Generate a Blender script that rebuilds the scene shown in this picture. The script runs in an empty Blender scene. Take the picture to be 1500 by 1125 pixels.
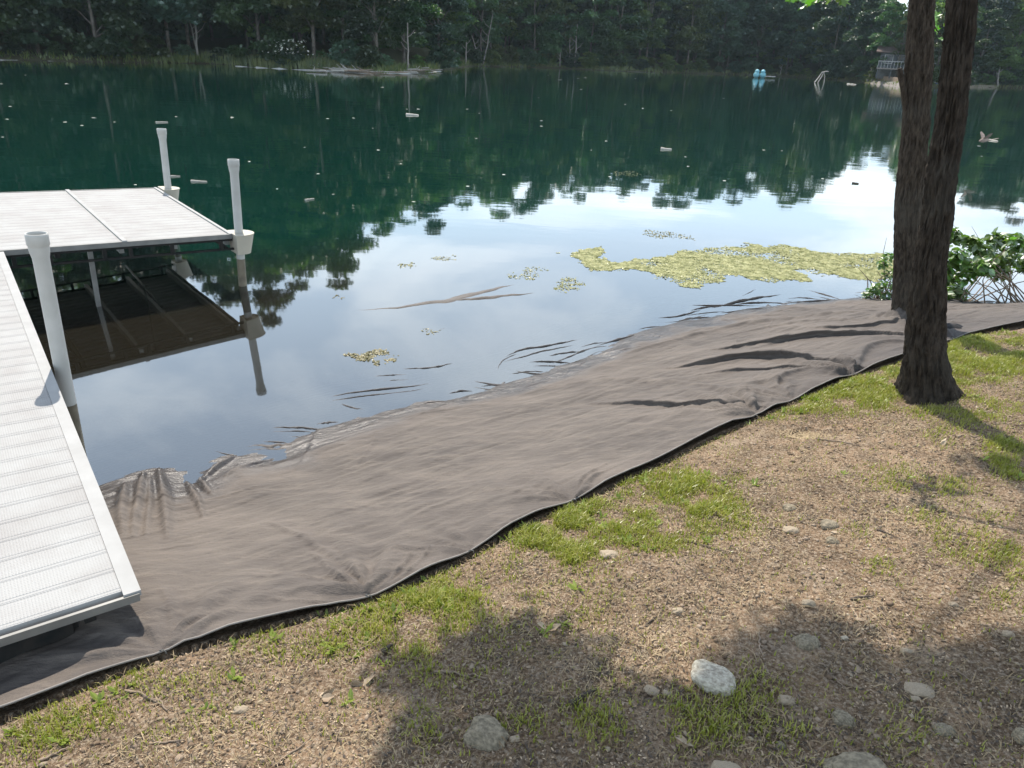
import bpy, math, random
import numpy as np
from mathutils import Vector, Matrix
random.seed(7); rng = np.random.default_rng(11)
sc = bpy.context.scene
# ------------------------------------------------------------------ camera
FPX = 1040.0; CAM_H = 2.7
RHO = math.atan(0.045); PITCH = math.atan(490.5*math.cos(RHO)/FPX)
Fv = np.array([0, math.cos(PITCH), -math.sin(PITCH)])
U0 = np.array([0, math.sin(PITCH), math.cos(PITCH)]); R0 = np.array([1., 0, 0])
Uv = math.cos(RHO)*U0 - math.sin(RHO)*R0; Rv = math.cos(RHO)*R0 + math.sin(RHO)*U0
Cv = np.array([0, 0, CAM_H])
cd = bpy.data.cameras.new('camera'); cam = bpy.data.objects.new('camera', cd); sc.collection.objects.link(cam)
cd.sensor_width = 36; cd.sensor_fit = 'HORIZONTAL'; cd.lens = FPX/1500*36; cd.clip_start = .05; cd.clip_end = 2000
cam.matrix_world = Matrix(((Rv[0], Uv[0], -Fv[0], 0), (Rv[1], Uv[1], -Fv[1], 0), (Rv[2], Uv[2], -Fv[2], CAM_H), (0, 0, 0, 1)))
sc.camera = cam
# ------------------------------------------------------------------ light
SUN_EL = math.radians(55); SUN_AZ = math.radians(-20)       # azimuth from +Y towards +X
EXPOSURE = 0.5; SKY = 0.11; SUN = 5.0
HAZE = 0.00017
sc.view_settings.view_transform = 'Standard'; sc.view_settings.look = 'None'
sc.view_settings.exposure = EXPOSURE; sc.view_settings.gamma = 1; sc.view_settings.use_curve_mapping = False
sun_dir = Vector((math.sin(SUN_AZ)*math.cos(SUN_EL), math.cos(SUN_AZ)*math.cos(SUN_EL), math.sin(SUN_EL)))
sl = bpy.data.lights.new('sun', 'SUN'); sl.energy = SUN; sl.angle = math.radians(.5); sl.color = (1, .93, .83)
so = bpy.data.objects.new('sun', sl); so.rotation_euler = sun_dir.to_track_quat('Z', 'Y').to_euler(); so.location = (0, 0, 60)
sc.collection.objects.link(so)
w = bpy.data.worlds.new('World'); sc.world = w; w.use_nodes = True
nt = w.node_tree; nt.nodes.clear()
def N(nt, typ, **kw):
    n = nt.nodes.new(typ)
    for k, v in kw.items():
        if k.startswith('i_'):
            key = k[2:]; n.inputs[int(key) if key.isdigit() else key.replace('_', ' ')].default_value = v
        else: setattr(n, k, v)
    return n
def L(nt, a, b): nt.links.new(a, b)
def ramp(nt, src, stops):
    r = N(nt, 'ShaderNodeValToRGB'); e = r.color_ramp.elements
    while len(e) < len(stops): e.new(.5)
    for i, (p, c) in enumerate(stops):
        e[i].position = p; e[i].color = (c, c, c, 1) if isinstance(c, (int, float)) else (*c, 1)
    L(nt, src, r.inputs[0]); return r
def mixc(nt, f, a, b, bt='MIX'):
    m = N(nt, 'ShaderNodeMix', data_type='RGBA', blend_type=bt)
    for s, i in ((f, 0), (a, 6), (b, 7)):
        if isinstance(s, (int, float)): m.inputs[i].default_value = s
        elif isinstance(s, tuple): m.inputs[i].default_value = (*s, 1)
        else: L(nt, s, m.inputs[i])
    return m.outputs[2]
def math_(nt, op, a, b=0., clamp=False):
    m = N(nt, 'ShaderNodeMath', operation=op, use_clamp=clamp)
    for s, i in ((a, 0), (b, 1)):
        if isinstance(s, (int, float)): m.inputs[i].default_value = s
        else: L(nt, s, m.inputs[i])
    return m.outputs[0]
sky = N(nt, 'ShaderNodeTexSky', sky_type='NISHITA', sun_disc=False, sun_elevation=SUN_EL, sun_rotation=SUN_AZ,
        air_density=1.0, dust_density=.9, ozone_density=1.2)
tc = N(nt, 'ShaderNodeTexCoord')
sep = N(nt, 'ShaderNodeSeparateXYZ'); L(nt, tc.outputs['Generated'], sep.inputs[0])
zc = math_(nt, 'MAXIMUM', sep.outputs[2], .04)
zc = math_(nt, 'ADD', zc, .08)
cmb = N(nt, 'ShaderNodeCombineXYZ'); L(nt, math_(nt, 'DIVIDE', sep.outputs[0], zc), cmb.inputs[0]); L(nt, math_(nt, 'DIVIDE', sep.outputs[1], zc), cmb.inputs[1])
cl = N(nt, 'ShaderNodeTexNoise', i_Scale=.75, i_Detail=9., i_Roughness=.56, i_Distortion=.5); L(nt, cmb.outputs[0], cl.inputs['Vector'])
cf = ramp(nt, cl.outputs[0], [(.47, 0.), (.54, .5), (.66, 1.)])
hazef = ramp(nt, sep.outputs[2], [(0., 1.), (.20, .85), (.50, .42), (.75, .0)])
c1 = mixc(nt, math_(nt, 'MULTIPLY', hazef.outputs[0], .7), sky.outputs[0], (15.8, 19.8, 23.6))
c2 = mixc(nt, math_(nt, 'MULTIPLY', math_(nt, 'MULTIPLY', cf.outputs[0], .75), math_(nt, 'ADD', math_(nt, 'MULTIPLY', hazef.outputs[0], .8), .2)), c1, (21., 22.4, 23.))
hz_ = ramp(nt, sep.outputs[2], [(0., .60), (.10, .72), (.19, 1.), (1., 1.)])
c2 = mixc(nt, 1., c2, hz_.outputs[0], 'MULTIPLY')
bg = N(nt, 'ShaderNodeBackground', i_Strength=SKY); L(nt, c2, bg.inputs[0])
wo = N(nt, 'ShaderNodeOutputWorld'); L(nt, bg.outputs[0], wo.inputs[0])

# ------------------------------------------------------------------ helpers
def link(o): sc.collection.objects.link(o); return o
def tag(o, label=None, cat=None, group=None, kind=None):
    if label: o['label'] = label
    if cat: o['category'] = cat
    if group: o['group'] = group
    if kind: o['kind'] = kind
    return o
def mesh_np(name, V, faces, mats=(), smooth=False):
    """faces: list of (m,k) int arrays"""
    V = np.asarray(V, dtype=np.float32)
    if not isinstance(faces, list): faces = [faces]
    faces = [np.asarray(f, dtype=np.int32) for f in faces if len(f)]
    me = bpy.data.meshes.new(name)
    me.vertices.add(len(V)); me.vertices.foreach_set('co', V.ravel())
    nl = sum(f.size for f in faces); nf = sum(len(f) for f in faces)
    me.loops.add(nl); me.polygons.add(nf)
    me.loops.foreach_set('vertex_index', np.concatenate([f.ravel() for f in faces]))
    tot = np.concatenate([np.full(len(f), f.shape[1]) for f in faces]); st = np.concatenate([[0], np.cumsum(tot)[:-1]])
    me.polygons.foreach_set('loop_start', st.astype(np.int32))
    me.polygons.foreach_set('use_smooth', np.full(nf, bool(smooth)))
    me.update(calc_edges=True); me.validate()
    for m in (mats if isinstance(mats, (list, tuple)) else [mats]): me.materials.append(m)
    return me
def obj(name, me, parent=None, loc=None):
    o = bpy.data.objects.new(name, me); link(o)
    if parent is not None: o.parent = parent
    if loc is not None: o.location = loc
    return o
def empty(name, loc=(0, 0, 0)):
    o = bpy.data.objects.new(name, None); o.empty_display_size = .1; o.location = loc; return link(o)
def attr(me, name, vals):
    a = me.attributes.new(name, 'FLOAT', 'POINT'); a.data.foreach_set('value', np.asarray(vals, dtype=np.float32))
class MB:
    def __init__(s): s.v = []; s.f = {3: [], 4: []}; s.n = 0
    def add(s, V, F):
        V = np.asarray(V, float); F = np.asarray(F)
        s.v.append(V); s.f.setdefault(F.shape[1], []).append(F + s.n); s.n += len(V)
    def box(s, c, sx, sy, sz, ax=None):
        ax = np.eye(3) if ax is None else np.asarray(ax)
        q = np.array([[x, y, z] for x in (-.5, .5) for y in (-.5, .5) for z in (-.5, .5)])*[sx, sy, sz]
        s.add(np.asarray(c) + q@ax, [[0, 1, 3, 2], [4, 6, 7, 5], [0, 4, 5, 1], [2, 3, 7, 6], [0, 2, 6, 4], [1, 5, 7, 3]])
    def tube(s, P, R, n=8, cap=True):
        P = np.asarray(P, float); R = np.broadcast_to(np.asarray(R, float), (len(P),))
        T = np.gradient(P, axis=0); T /= np.linalg.norm(T, axis=1)[:, None] + 1e-9
        ref = np.array([1., 0, 0]) if abs(T[0][0]) < .8 else np.array([0, 1., 0])
        A = np.cross(T, ref); A /= np.linalg.norm(A, axis=1)[:, None]; B = np.cross(T, A)
        th = np.linspace(0, 2*np.pi, n, endpoint=False)
        V = P[:, None] + R[:, None, None]*(A[:, None]*np.cos(th)[None, :, None] + B[:, None]*np.sin(th)[None, :, None])
        m = len(P); i = np.arange(m-1)[:, None]*n; j = np.arange(n)[None, :]; k = (j+1) % n
        F = np.stack([i+j, i+k, i+n+k, i+n+j], -1).reshape(-1, 4)
        s.add(V.reshape(-1, 3), F)
        if cap:
            s.add(V[0], np.array([list(range(n))[::-1]])); s.add(V[-1], np.array([list(range(n))]))
    def me(s, name, mat, smooth=False):
        return mesh_np(name, np.concatenate(s.v), [np.concatenate(f) for k, f in s.f.items() if f], mat, smooth)
# --- numpy value noise
_P = rng.random((64, 64, 64)).astype(np.float32)
def vnoise(x, y, z=0.):
    x, y, z = np.broadcast_arrays(np.asarray(x, float), np.asarray(y, float), np.asarray(z, float))
    xi, yi, zi = np.floor(x).astype(int), np.floor(y).astype(int), np.floor(z).astype(int)
    fx, fy, fz = x-xi, y-yi, z-zi
    fx, fy, fz = [t*t*(3-2*t) for t in (fx, fy, fz)]
    r = 0
    for dx in (0, 1):
        for dy in (0, 1):
            for dz in (0, 1):
                r = r + _P[(xi+dx) & 63, (yi+dy) & 63, (zi+dz) & 63]*(fx if dx else 1-fx)*(fy if dy else 1-fy)*(fz if dz else 1-fz)
    return r*2-1
def fbm(x, y, z=0., o=4):
    s = 0; a = 1; t = 0
    for i in range(o): s = s + a*vnoise(x*2**i+i*7.3, y*2**i+i*3.1, np.asarray(z)*2**i+i*1.7); t += a; a *= .5
    return s/t
# --- rays
def ray(px, py):
    d = Fv + np.multiply.outer((np.asarray(px, float)-750)/FPX, Rv) - np.multiply.outer((np.asarray(py, float)-562.5)/FPX, Uv)
    return d/np.linalg.norm(d, axis=-1, keepdims=True)
def onz(px, py, z=0.):
    d = ray(px, py); return Cv + d*((z-CAM_H)/d[..., 2:3])
def ony(px, py, y):
    d = ray(px, py); return Cv + d*(y/d[..., 1:2])
def proj(P):
    v = np.asarray(P, float)-Cv; z = v@Fv; return 750+FPX*(v@Rv)/z, 562.5-FPX*(v@Uv)/z
# ------------------------------------------------------------------ layout of the shore (world metres)
Wl = [(-60, -10), (-20, -4), (-8, .3), (-4, 2.5)] + [tuple(onz(*q)[:2]) for q in
     [(165, 735), (188, 712), (235, 698), (268, 722), (290, 718), (332, 679), (420, 684), (448, 655), (510, 632), (600, 606), (690, 588), (760, 572), (830, 547),
      (885, 522), (930, 497), (1000, 480), (1090, 457), (1200, 441), (1290, 438), (1390, 444), (1500, 452)]] + [(9, 10.), (14, 12.5), (30, 16), (80, 20)]
El = [(-60, -14), (-20, -6), (-7, -1.2), (-3.2, .8)] + [tuple(onz(q[0], q[1], .5)[:2]) for q in
     [(0, 1060), (130, 1010), (240, 968), (380, 925), (470, 898), (540, 880), (600, 855), (690, 812), (770, 765), (840, 737), (900, 708), (960, 682), (1040, 640), (1105, 613), (1160, 590),
      (1210, 566), (1250, 551), (1320, 527), (1365, 512), (1395, 498), (1440, 488), (1500, 478)]] + [(7.5, 8.0), (13, 10), (30, 13), (80, 16)]
Wl = np.array(Wl); El = np.array(El)
def chaikin(P, n=2):
    for _ in range(n):
        Q = np.empty((2*len(P)-2, P.shape[1])); Q[0::2] = .75*P[:-1]+.25*P[1:]; Q[1::2] = .25*P[:-1]+.75*P[1:]
        P = np.vstack([P[:1], Q, P[-1:]])
    return P
def mono(P):
    keep = [0]
    for i in range(1, len(P)):
        if P[i, 0] > P[keep[-1], 0]+1e-4: keep.append(i)
    return P[keep]
Ws = mono(chaikin(Wl, 1)); Es = mono(chaikin(El, 1))
def pdist(x, y, P):
    d = np.full(x.shape, 1e9)
    for a, b in zip(P[:-1], P[1:]):
        ab = b-a; t = np.clip(((x-a[0])*ab[0]+(y-a[1])*ab[1])/(ab@ab), 0, 1)
        d = np.minimum(d, (x-a[0]-t*ab[0])**2 + (y-a[1]-t*ab[1])**2)
    return np.sqrt(d)
# far shore as distance over azimuth
far_px = [(-300, 80), (0, 87), (150, 91), (300, 93), (400, 99), (480, 103), (560, 108), (630, 106), (690, 97), (800, 99), (900, 104), (1000, 107), (1150, 112), (1250, 119),
          (1290, 124), (1330, 129), (1380, 128), (1450, 128), (1520, 130), (1700, 138)]
_fp = np.array([onz(*q) for q in far_px]); FAZ = np.arctan2(_fp[:, 0], _fp[:, 1]); FD = np.hypot(_fp[:, 0], _fp[:, 1])
FAZ = np.concatenate([[-1.75, -1.1], FAZ, [.9, 1.2, 1.75]]); FD = np.concatenate([[30, 70], FD, [120, 70, 40]])
def fard(az): return np.interp(az, FAZ, FD)
def far_h(x, y):
    r = np.hypot(x, y); az = np.arctan2(x, y); e = r-fard(az)
    land = .25*np.minimum(e, 1.5) + .05*np.clip(e-1.5, 0, 12) + .10*np.clip(e-12, 0, 60)
    h = np.where(e > 0, land, np.maximum(-3, .10*e))
    return np.where(np.abs(az) > 1.7, -3, h)
def base_h(x, y):
    x = np.asarray(x, float); y = np.asarray(y, float)
    dW = pdist(x, y, Ws); dE = pdist(x, y, Es)
    inW = y > np.interp(x, Ws[:, 0], Ws[:, 1]); ab = y < np.interp(x, Es[:, 0], Es[:, 1])
    z = .5*dW/(dW+dE+1e-6)
    z = np.where(ab, .5+.68*(1-np.exp(-dE*.36)), z)
    z = z+.085*np.exp(-(((x+1.8)/.7)**2+((y-2.35)/.55)**2))
    z = np.where(inW, -3*(1-np.exp(-dW*.06)), z)
    near = np.hypot(x, y) < 25
    f = far_h(x, y)
    return np.where(near | ~inW, z, np.maximum(z, f)), dW, dE, inW, ab
def ground_h(x, y, detail=True):
    z, dW, dE, inW, ab = base_h(x, y)
    tarp = (~ab) & (dW < 1.7) | (~inW & ~ab)
    z = z - np.where(tarp & (np.abs(x) < 9), .035*np.clip(dE/.1, 0, 1), 0)
    if detail:
        k = np.exp(-(np.hypot(x-1, y-3)/9)**2)*ab*np.clip(dE/.15, 0, 1)
        z = z + k*(.030*fbm(x*1.6, y*1.6, 3.1, 3) + .012*fbm(x*7, y*7, 5.2, 3) + .006*np.maximum(fbm(x*26, y*26, 1.2, 3), -.2))
        # little trench the sheet hides its edge in
        z = z - ab*.035*np.exp(-(dE/.035)**2)*(np.abs(x) < 9)
        # hollow with straw
        hx, hy = HOL; z = z - .05*np.exp(-(((x-hx)/.17)**2 + ((y-hy)/.09)**2)**2)
    return z
HOL = onz(1195, 617, .68)[:2]
def at(px, py):
    d = ray(px, py); t = np.linspace(1.2, 14, 260); P = Cv + t[:, None]*d
    z = ground_h(P[:, 0], P[:, 1], False); s = P[:, 2]-z
    i = int(np.argmax(s < 0)); 
    if i == 0: return onz(px, py, 0.)
    a = s[i-1]/(s[i-1]-s[i]); p = Cv + (t[i-1]+a*(t[i]-t[i-1]))*d; return p
def gz(x, y): return float(ground_h(np.array([x]), np.array([y]))[0])

# ------------------------------------------------------------------ materials
def mat(name):
    m = bpy.data.materials.new(name); m.use_nodes = True; m.node_tree.nodes.clear(); return m, m.node_tree
def out(nt, sh): o = N(nt, 'ShaderNodeOutputMaterial'); L(nt, sh, o.inputs[0]); return o
def pos(nt): return N(nt, 'ShaderNodeNewGeometry').outputs['Position']
def objc(nt): return N(nt, 'ShaderNodeTexCoord').outputs['Object']
def noise(nt, vec, scale, detail=4., rough=.55, out_=0):
    n = N(nt, 'ShaderNodeTexNoise', i_Scale=scale, i_Detail=detail, i_Roughness=rough); L(nt, vec, n.inputs['Vector']); return n.outputs[out_]
def bump(nt, h, dist, strength=1., nrm=None):
    b = N(nt, 'ShaderNodeBump', i_Strength=strength, i_Distance=dist); L(nt, h, b.inputs['Height'])
    if nrm is not None: L(nt, nrm, b.inputs['Normal'])
    return b.outputs[0]
def pbsdf(nt, col, rough=.6, nrm=None, spec=.5, metal=0.):
    p = N(nt, 'ShaderNodeBsdfPrincipled'); 
    for s, k in ((col, 'Base Color'), (rough, 'Roughness'), (spec, 'Specular IOR Level'), (metal, 'Metallic')):
        if isinstance(s, tuple): p.inputs[k].default_value = (*s, 1)
        elif isinstance(s, (int, float)): p.inputs[k].default_value = s
        else: L(nt, s, p.inputs[k])
    if nrm is not None: L(nt, nrm, p.inputs['Normal'])
    return p.outputs[0]
def simple(name, c1, c2, scale=5., rough=.7, bd=.0, bs=30., spec=.4, metal=0.):
    m, nt = mat(name); v = objc(nt)
    c = mixc(nt, ramp(nt, noise(nt, v, scale), [(.35, 0.), (.65, 1.)]).outputs[0], c1, c2)
    n = bump(nt, noise(nt, v, bs, 5.), bd) if bd else None
    out(nt, pbsdf(nt, c, rough, n, spec, metal)); return m
def leafmat(name, dark, light, trans=.45, gloss=.06, vscale=.6, objvar=.35):
    m, nt = mat(name); g = pos(nt)
    f = ramp(nt, noise(nt, g, vscale, 3.), [(.35, 0.), (.65, 1.)]).outputs[0]
    oi = N(nt, 'ShaderNodeObjectInfo'); 
    c = mixc(nt, f, dark, light)
    hs = N(nt, 'ShaderNodeHueSaturation'); L(nt, c, hs.inputs['Color'])
    L(nt, math_(nt, 'ADD', math_(nt, 'MULTIPLY', oi.outputs['Random'], .05), .475), hs.inputs['Hue'])
    L(nt, math_(nt, 'ADD', math_(nt, 'MULTIPLY', oi.outputs['Random'], objvar*2), 1-objvar), hs.inputs['Value'])
    d = N(nt, 'ShaderNodeBsdfDiffuse'); L(nt, hs.outputs[0], d.inputs[0])
    t = N(nt, 'ShaderNodeBsdfTranslucent'); L(nt, mixc(nt, 1., hs.outputs[0], (1.0, 1.25, .45), 'MULTIPLY'), t.inputs[0])
    mx = N(nt, 'ShaderNodeMixShader', i_0=trans); L(nt, d.outputs[0], mx.inputs[1]); L(nt, t.outputs[0], mx.inputs[2])
    gl = N(nt, 'ShaderNodeBsdfGlossy', i_Roughness=.38); gl.inputs[0].default_value = (1, 1, 1, 1)
    m2 = N(nt, 'ShaderNodeMixShader', i_0=gloss); L(nt, mx.outputs[0], m2.inputs[1]); L(nt, gl.outputs[0], m2.inputs[2])
    out(nt, m2.outputs[0]); return m
# ground
def ground_mat():
    m, nt = mat('ground'); g = pos(nt)
    n1 = noise(nt, g, 1.9, 6., .65); n2 = noise(nt, g, 9., 6., .65); n3 = noise(nt, g, 70., 5., .7); n4 = noise(nt, g, 3.2, 4.)
    c = mixc(nt, ramp(nt, n1, [(.38, 0.), (.62, 1.)]).outputs[0], (.315, .212, .132), (.155, .102, .062))
    c = mixc(nt, ramp(nt, n2, [(.45, 0.), (.62, .8)]).outputs[0], c, (.10, .072, .048))
    c = mixc(nt, ramp(nt, n4, [(.56, 0.), (.68, .6)]).outputs[0], c, (.36, .27, .19))
    c = mixc(nt, ramp(nt, n3, [(.35, .0), (.48, 0.), (.62, .65)]).outputs[0], c, (.48, .39, .29))
    c = mixc(nt, ramp(nt, n3, [(.34, .8), (.44, 0.)]).outputs[0], c, (.07, .05, .035))
    # the far wood floor and the lake bed
    a = N(nt, 'ShaderNodeAttribute', attribute_name='zone'); 
    c = mixc(nt, a.outputs['Fac'], c, mixc(nt, n2, (.045, .048, .022), (.10, .095, .05)))
    b = N(nt, 'ShaderNodeAttribute', attribute_name='bed')
    c = mixc(nt, b.outputs['Fac'], c, mixc(nt, ramp(nt, n3, [(.4, 0.), (.6, 1.)]).outputs[0], (.05, .04, .026), (.13, .105, .065)))
    bp = bump(nt, n3, .02, 1.); bp = bump(nt, n2, .04, .8, bp)
    out(nt, pbsdf(nt, c, .95, bp, .15)); return m
def tarp_mat():
    m, nt = mat('geotextile'); g = pos(nt)
    mp = N(nt, 'ShaderNodeMapping'); mp.inputs['Rotation'].default_value = (0, 0, -.55); mp.inputs['Scale'].default_value = (.45, 1.6, 1.); L(nt, g, mp.inputs[0])
    s = mp.outputs[0]
    n1 = noise(nt, s, 1.6, 6., .62); n2 = noise(nt, s, 8., 6., .7); n3 = noise(nt, g, 260., 3., .6); n4 = noise(nt, s, 30., 4., .6)
    n0 = noise(nt, g, .75, 4., .6)
    c = mixc(nt, ramp(nt, n1, [(.36, 0.), (.64, 1.)]).outputs[0], (.090, .075, .064), (.142, .118, .099))
    c = mixc(nt, ramp(nt, n0, [(.36, .0), (.64, 1.)]).outputs[0], mixc(nt, 1., c, (.70, .70, .72), 'MULTIPLY'), c)
    c = mixc(nt, ramp(nt, n2, [(.46, 0.), (.68, .55)]).outputs[0], c, (.19, .158, .130))
    c = mixc(nt, ramp(nt, n4, [(.32, .45), (.45, 0.)]).outputs[0], c, (.10, .085, .078))
    c = mixc(nt, ramp(nt, n3, [(.38, .6), (.52, 0.)]).outputs[0], c, (.07, .06, .055))
    a = N(nt, 'ShaderNodeAttribute', attribute_name='wet').outputs['Fac']
    dst = N(nt, 'ShaderNodeAttribute', attribute_name='dust').outputs['Fac']
    c = mixc(nt, math_(nt, 'SUBTRACT', 1., dst), c, (.058, .050, .047))
    c = mixc(nt, a, c, mixc(nt, 1., c, (.5, .5, .52), 'MULTIPLY'))
    ro = math_(nt, 'SUBTRACT', .85, math_(nt, 'MULTIPLY', a, .56))
    bp = bump(nt, n3, .0012, .7); bp = bump(nt, n4, .010, .6, bp); bp = bump(nt, n2, .035, .45, bp)
    p = pbsdf(nt, c, ro, bp, .35); out(nt, p); return m
def water_mat():
    m, nt = mat('lake water'); g = pos(nt)
    o = N(nt, 'ShaderNodeAttribute', attribute_name='turbid').outputs['Fac']
    df = N(nt, 'ShaderNodeAttribute', attribute_name='calm').outputs['Fac']
    mp = N(nt, 'ShaderNodeMapping'); mp.inputs['Rotation'].default_value = (0, 0, .35); mp.inputs['Scale'].default_value = (.55, 1.3, 1.); L(nt, g, mp.inputs[0])
    n1 = noise(nt, mp.outputs[0], .9, 2., .5); n2 = noise(nt, mp.outputs[0], 5., 2., .5); patch = ramp(nt, noise(nt, g, .12, 2.), [(.38, .25), (.62, 1.)]).outputs[0]
    h = math_(nt, 'ADD', math_(nt, 'MULTIPLY', n1, .0065), math_(nt, 'MULTIPLY', math_(nt, 'MULTIPLY', n2, .0017), patch))
    h = math_(nt, 'MULTIPLY', h, df)
    b = N(nt, 'ShaderNodeBump', i_Strength=1., i_Distance=1.); L(nt, h, b.inputs['Height'])
    dp = N(nt, 'ShaderNodeAttribute', attribute_name='deep').outputs['Fac']
    mc = mixc(nt, dp, (.012, .0105, .007), (.0012, .0210, .0150))
    dif = N(nt, 'ShaderNodeBsdfDiffuse'); L(nt, mc, dif.inputs[0])
    tr = N(nt, 'ShaderNodeBsdfTransparent'); tr.inputs[0].default_value = (.86, .86, .76, 1)
    mx = N(nt, 'ShaderNodeMixShader'); L(nt, o, mx.inputs[0]); L(nt, tr.outputs[0], mx.inputs[1]); L(nt, dif.outputs[0], mx.inputs[2])
    gl = N(nt, 'ShaderNodeBsdfGlossy', i_Roughness=.028); gl.inputs[0].default_value = (1, 1, 1, 1); L(nt, b.outputs[0], gl.inputs['Normal'])
    fr = N(nt, 'ShaderNodeFresnel', i_IOR=2.3); L(nt, b.outputs[0], fr.inputs['Normal'])
    m2 = N(nt, 'ShaderNodeMixShader'); L(nt, fr.outputs[0], m2.inputs[0]); L(nt, mx.outputs[0], m2.inputs[1]); L(nt, gl.outputs[0], m2.inputs[2])
    out(nt, m2.outputs[0]); return m
def deck_mat():
    m, nt = mat('white vinyl decking'); v = objc(nt)
    # staggered embossed diamonds: x along plank, y across
    sp = N(nt, 'ShaderNodeSeparateXYZ'); L(nt, v, sp.inputs[0])
    a = math_(nt, 'SINE', math_(nt, 'MULTIPLY', math_(nt, 'ADD', sp.outputs[0], sp.outputs[1]), 2*math.pi/.022))
    b = math_(nt, 'SINE', math_(nt, 'MULTIPLY', math_(nt, 'SUBTRACT', sp.outputs[0], sp.outputs[1]), 2*math.pi/.022))
    h = math_(nt, 'MULTIPLY', math_(nt, 'MAXIMUM', math_(nt, 'MULTIPLY', a, b), .1), 1.)
    g = pos(nt); n = noise(nt, g, 3., 5., .6); n2 = noise(nt, g, 60., 3.)
    c = mixc(nt, ramp(nt, n, [(.4, 0.), (.65, 1.)]).outputs[0], (.33, .325, .315), (.285, .273, .262))
    c = mixc(nt, ramp(nt, n2, [(.66, 0.), (.8, .6)]).outputs[0], c, (.24, .22, .19))
    out(nt, pbsdf(nt, c, .6, bump(nt, h, .0016, 1.), .25)); return m
def bark_mat(name, lightv=1.):
    m, nt = mat(name); g = objc(nt)
    mp = N(nt, 'ShaderNodeMapping'); mp.inputs['Scale'].default_value = (1, 1, .3); L(nt, g, mp.inputs[0])
    n1 = noise(nt, mp.outputs[0], 36., 6., .7); n2 = noise(nt, g, 110., 4., .6); n3 = noise(nt, g, 2.4, 4.)
    c = mixc(nt, ramp(nt, n1, [(.36, 0.), (.62, 1.)]).outputs[0], tuple(x*lightv for x in (.035, .026, .019)), tuple(x*lightv for x in (.135, .105, .078)))
    c = mixc(nt, ramp(nt, n3, [(.52, 0.), (.68, .55)]).outputs[0], c, tuple(x*lightv for x in (.15, .135, .11)))
    bp = bump(nt, n2, .006, .7); bp = bump(nt, n1, .016, .9, bp)
    out(nt, pbsdf(nt, c, .9, bp, .2)); return m
M_ground = ground_mat(); M_tarp = tarp_mat(); M_water = water_mat(); M_deck = deck_mat()
M_barkA = bark_mat('grey brown bark', .5); M_barkB = bark_mat('dark furrowed bark', .38)
M_trim = simple('white vinyl trim', (.345, .34, .33), (.30, .295, .285), 6., .6, spec=.2)
M_alu = simple('aluminium frame', (.20, .195, .18), (.15, .145, .135), 8., .5, metal=.2)
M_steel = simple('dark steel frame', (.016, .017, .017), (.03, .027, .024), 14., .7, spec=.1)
M_post = simple('white pipe', (.44, .43, .40), (.38, .37, .34), 5., .45, .0008, 60.)
M_postwet = simple('algae stained pipe', (.12, .10, .07), (.20, .17, .12), 9., .5)
M_bucket = simple('cream plastic', (.44, .40, .32), (.40, .36, .29), 4., .5)
M_farleaf = [leafmat('far foliage deep', (.020, .052, .018), (.055, .100, .028), .42, .05, .25, .5),
             leafmat('far foliage mid', (.036, .075, .020), (.125, .165, .036), .48, .05, .25, .5),  # sunlit green patches are put into this variant's lighter leaf colour
             leafmat('far foliage bluish', (.022, .055, .034), (.058, .102, .052), .38, .06, .25, .5)]
M_farbark = simple('far trunk bark', (.06, .05, .04), (.13, .11, .09), 3., .9)
M_palebark = simple('bleached wood', (.30, .27, .23), (.42, .39, .34), 3., .85)
M_stem = simple('grey dead stem', (.19, .17, .145), (.26, .24, .205), 3., .85)
M_leafy = leafmat('maple leaf', (.07, .16, .022), (.12, .23, .03), .55, .07, 3., .2)
M_shrub = leafmat('shrub leaf', (.07, .155, .025), (.14, .24, .04), .45, .12, 5., .2)
M_reed = leafmat('shore reeds', (.06, .09, .022), (.15, .16, .04), .4, .04, 1.)
M_grass = leafmat('green grass', (.23, .255, .03), (.43, .41, .11), .38, .04, 14.)
M_dry = simple('dry straw', (.38, .29, .17), (.17, .115, .062), 3., .8)
M_weed = leafmat('weed leaf', (.17, .20, .03), (.27, .29, .06), .35, .02, 9., .1)
M_peb = simple('pebble', (.34, .26, .185), (.19, .14, .10), 9., .9)
M_peb2 = simple('pale pebble', (.34, .275, .195), (.23, .18, .125), 18., .85)
M_dirtclod = simple('soil clod', (.21, .145, .092), (.12, .082, .052), 9., .95)
M_rock = simple('pale granite', (.50, .455, .365), (.25, .215, .165), 6., .9, .004, 8.)
M_rockg = simple('grey fieldstone', (.27, .225, .155), (.13, .108, .075), 5., .9, .004, 8.)
M_algae = leafmat('algae flake', (.14, .14, .055), (.31, .285, .15), .06, .03, 9.)
M_foam = simple('pale floating leaf', (.62, .62, .55), (.45, .46, .38), 2., .7)
M_wood = simple('weathered twig', (.28, .21, .15), (.16, .12, .085), 12., .85)
M_woodd = simple('dark damp stick', (.05, .038, .028), (.085, .065, .05), 12., .85)

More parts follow.
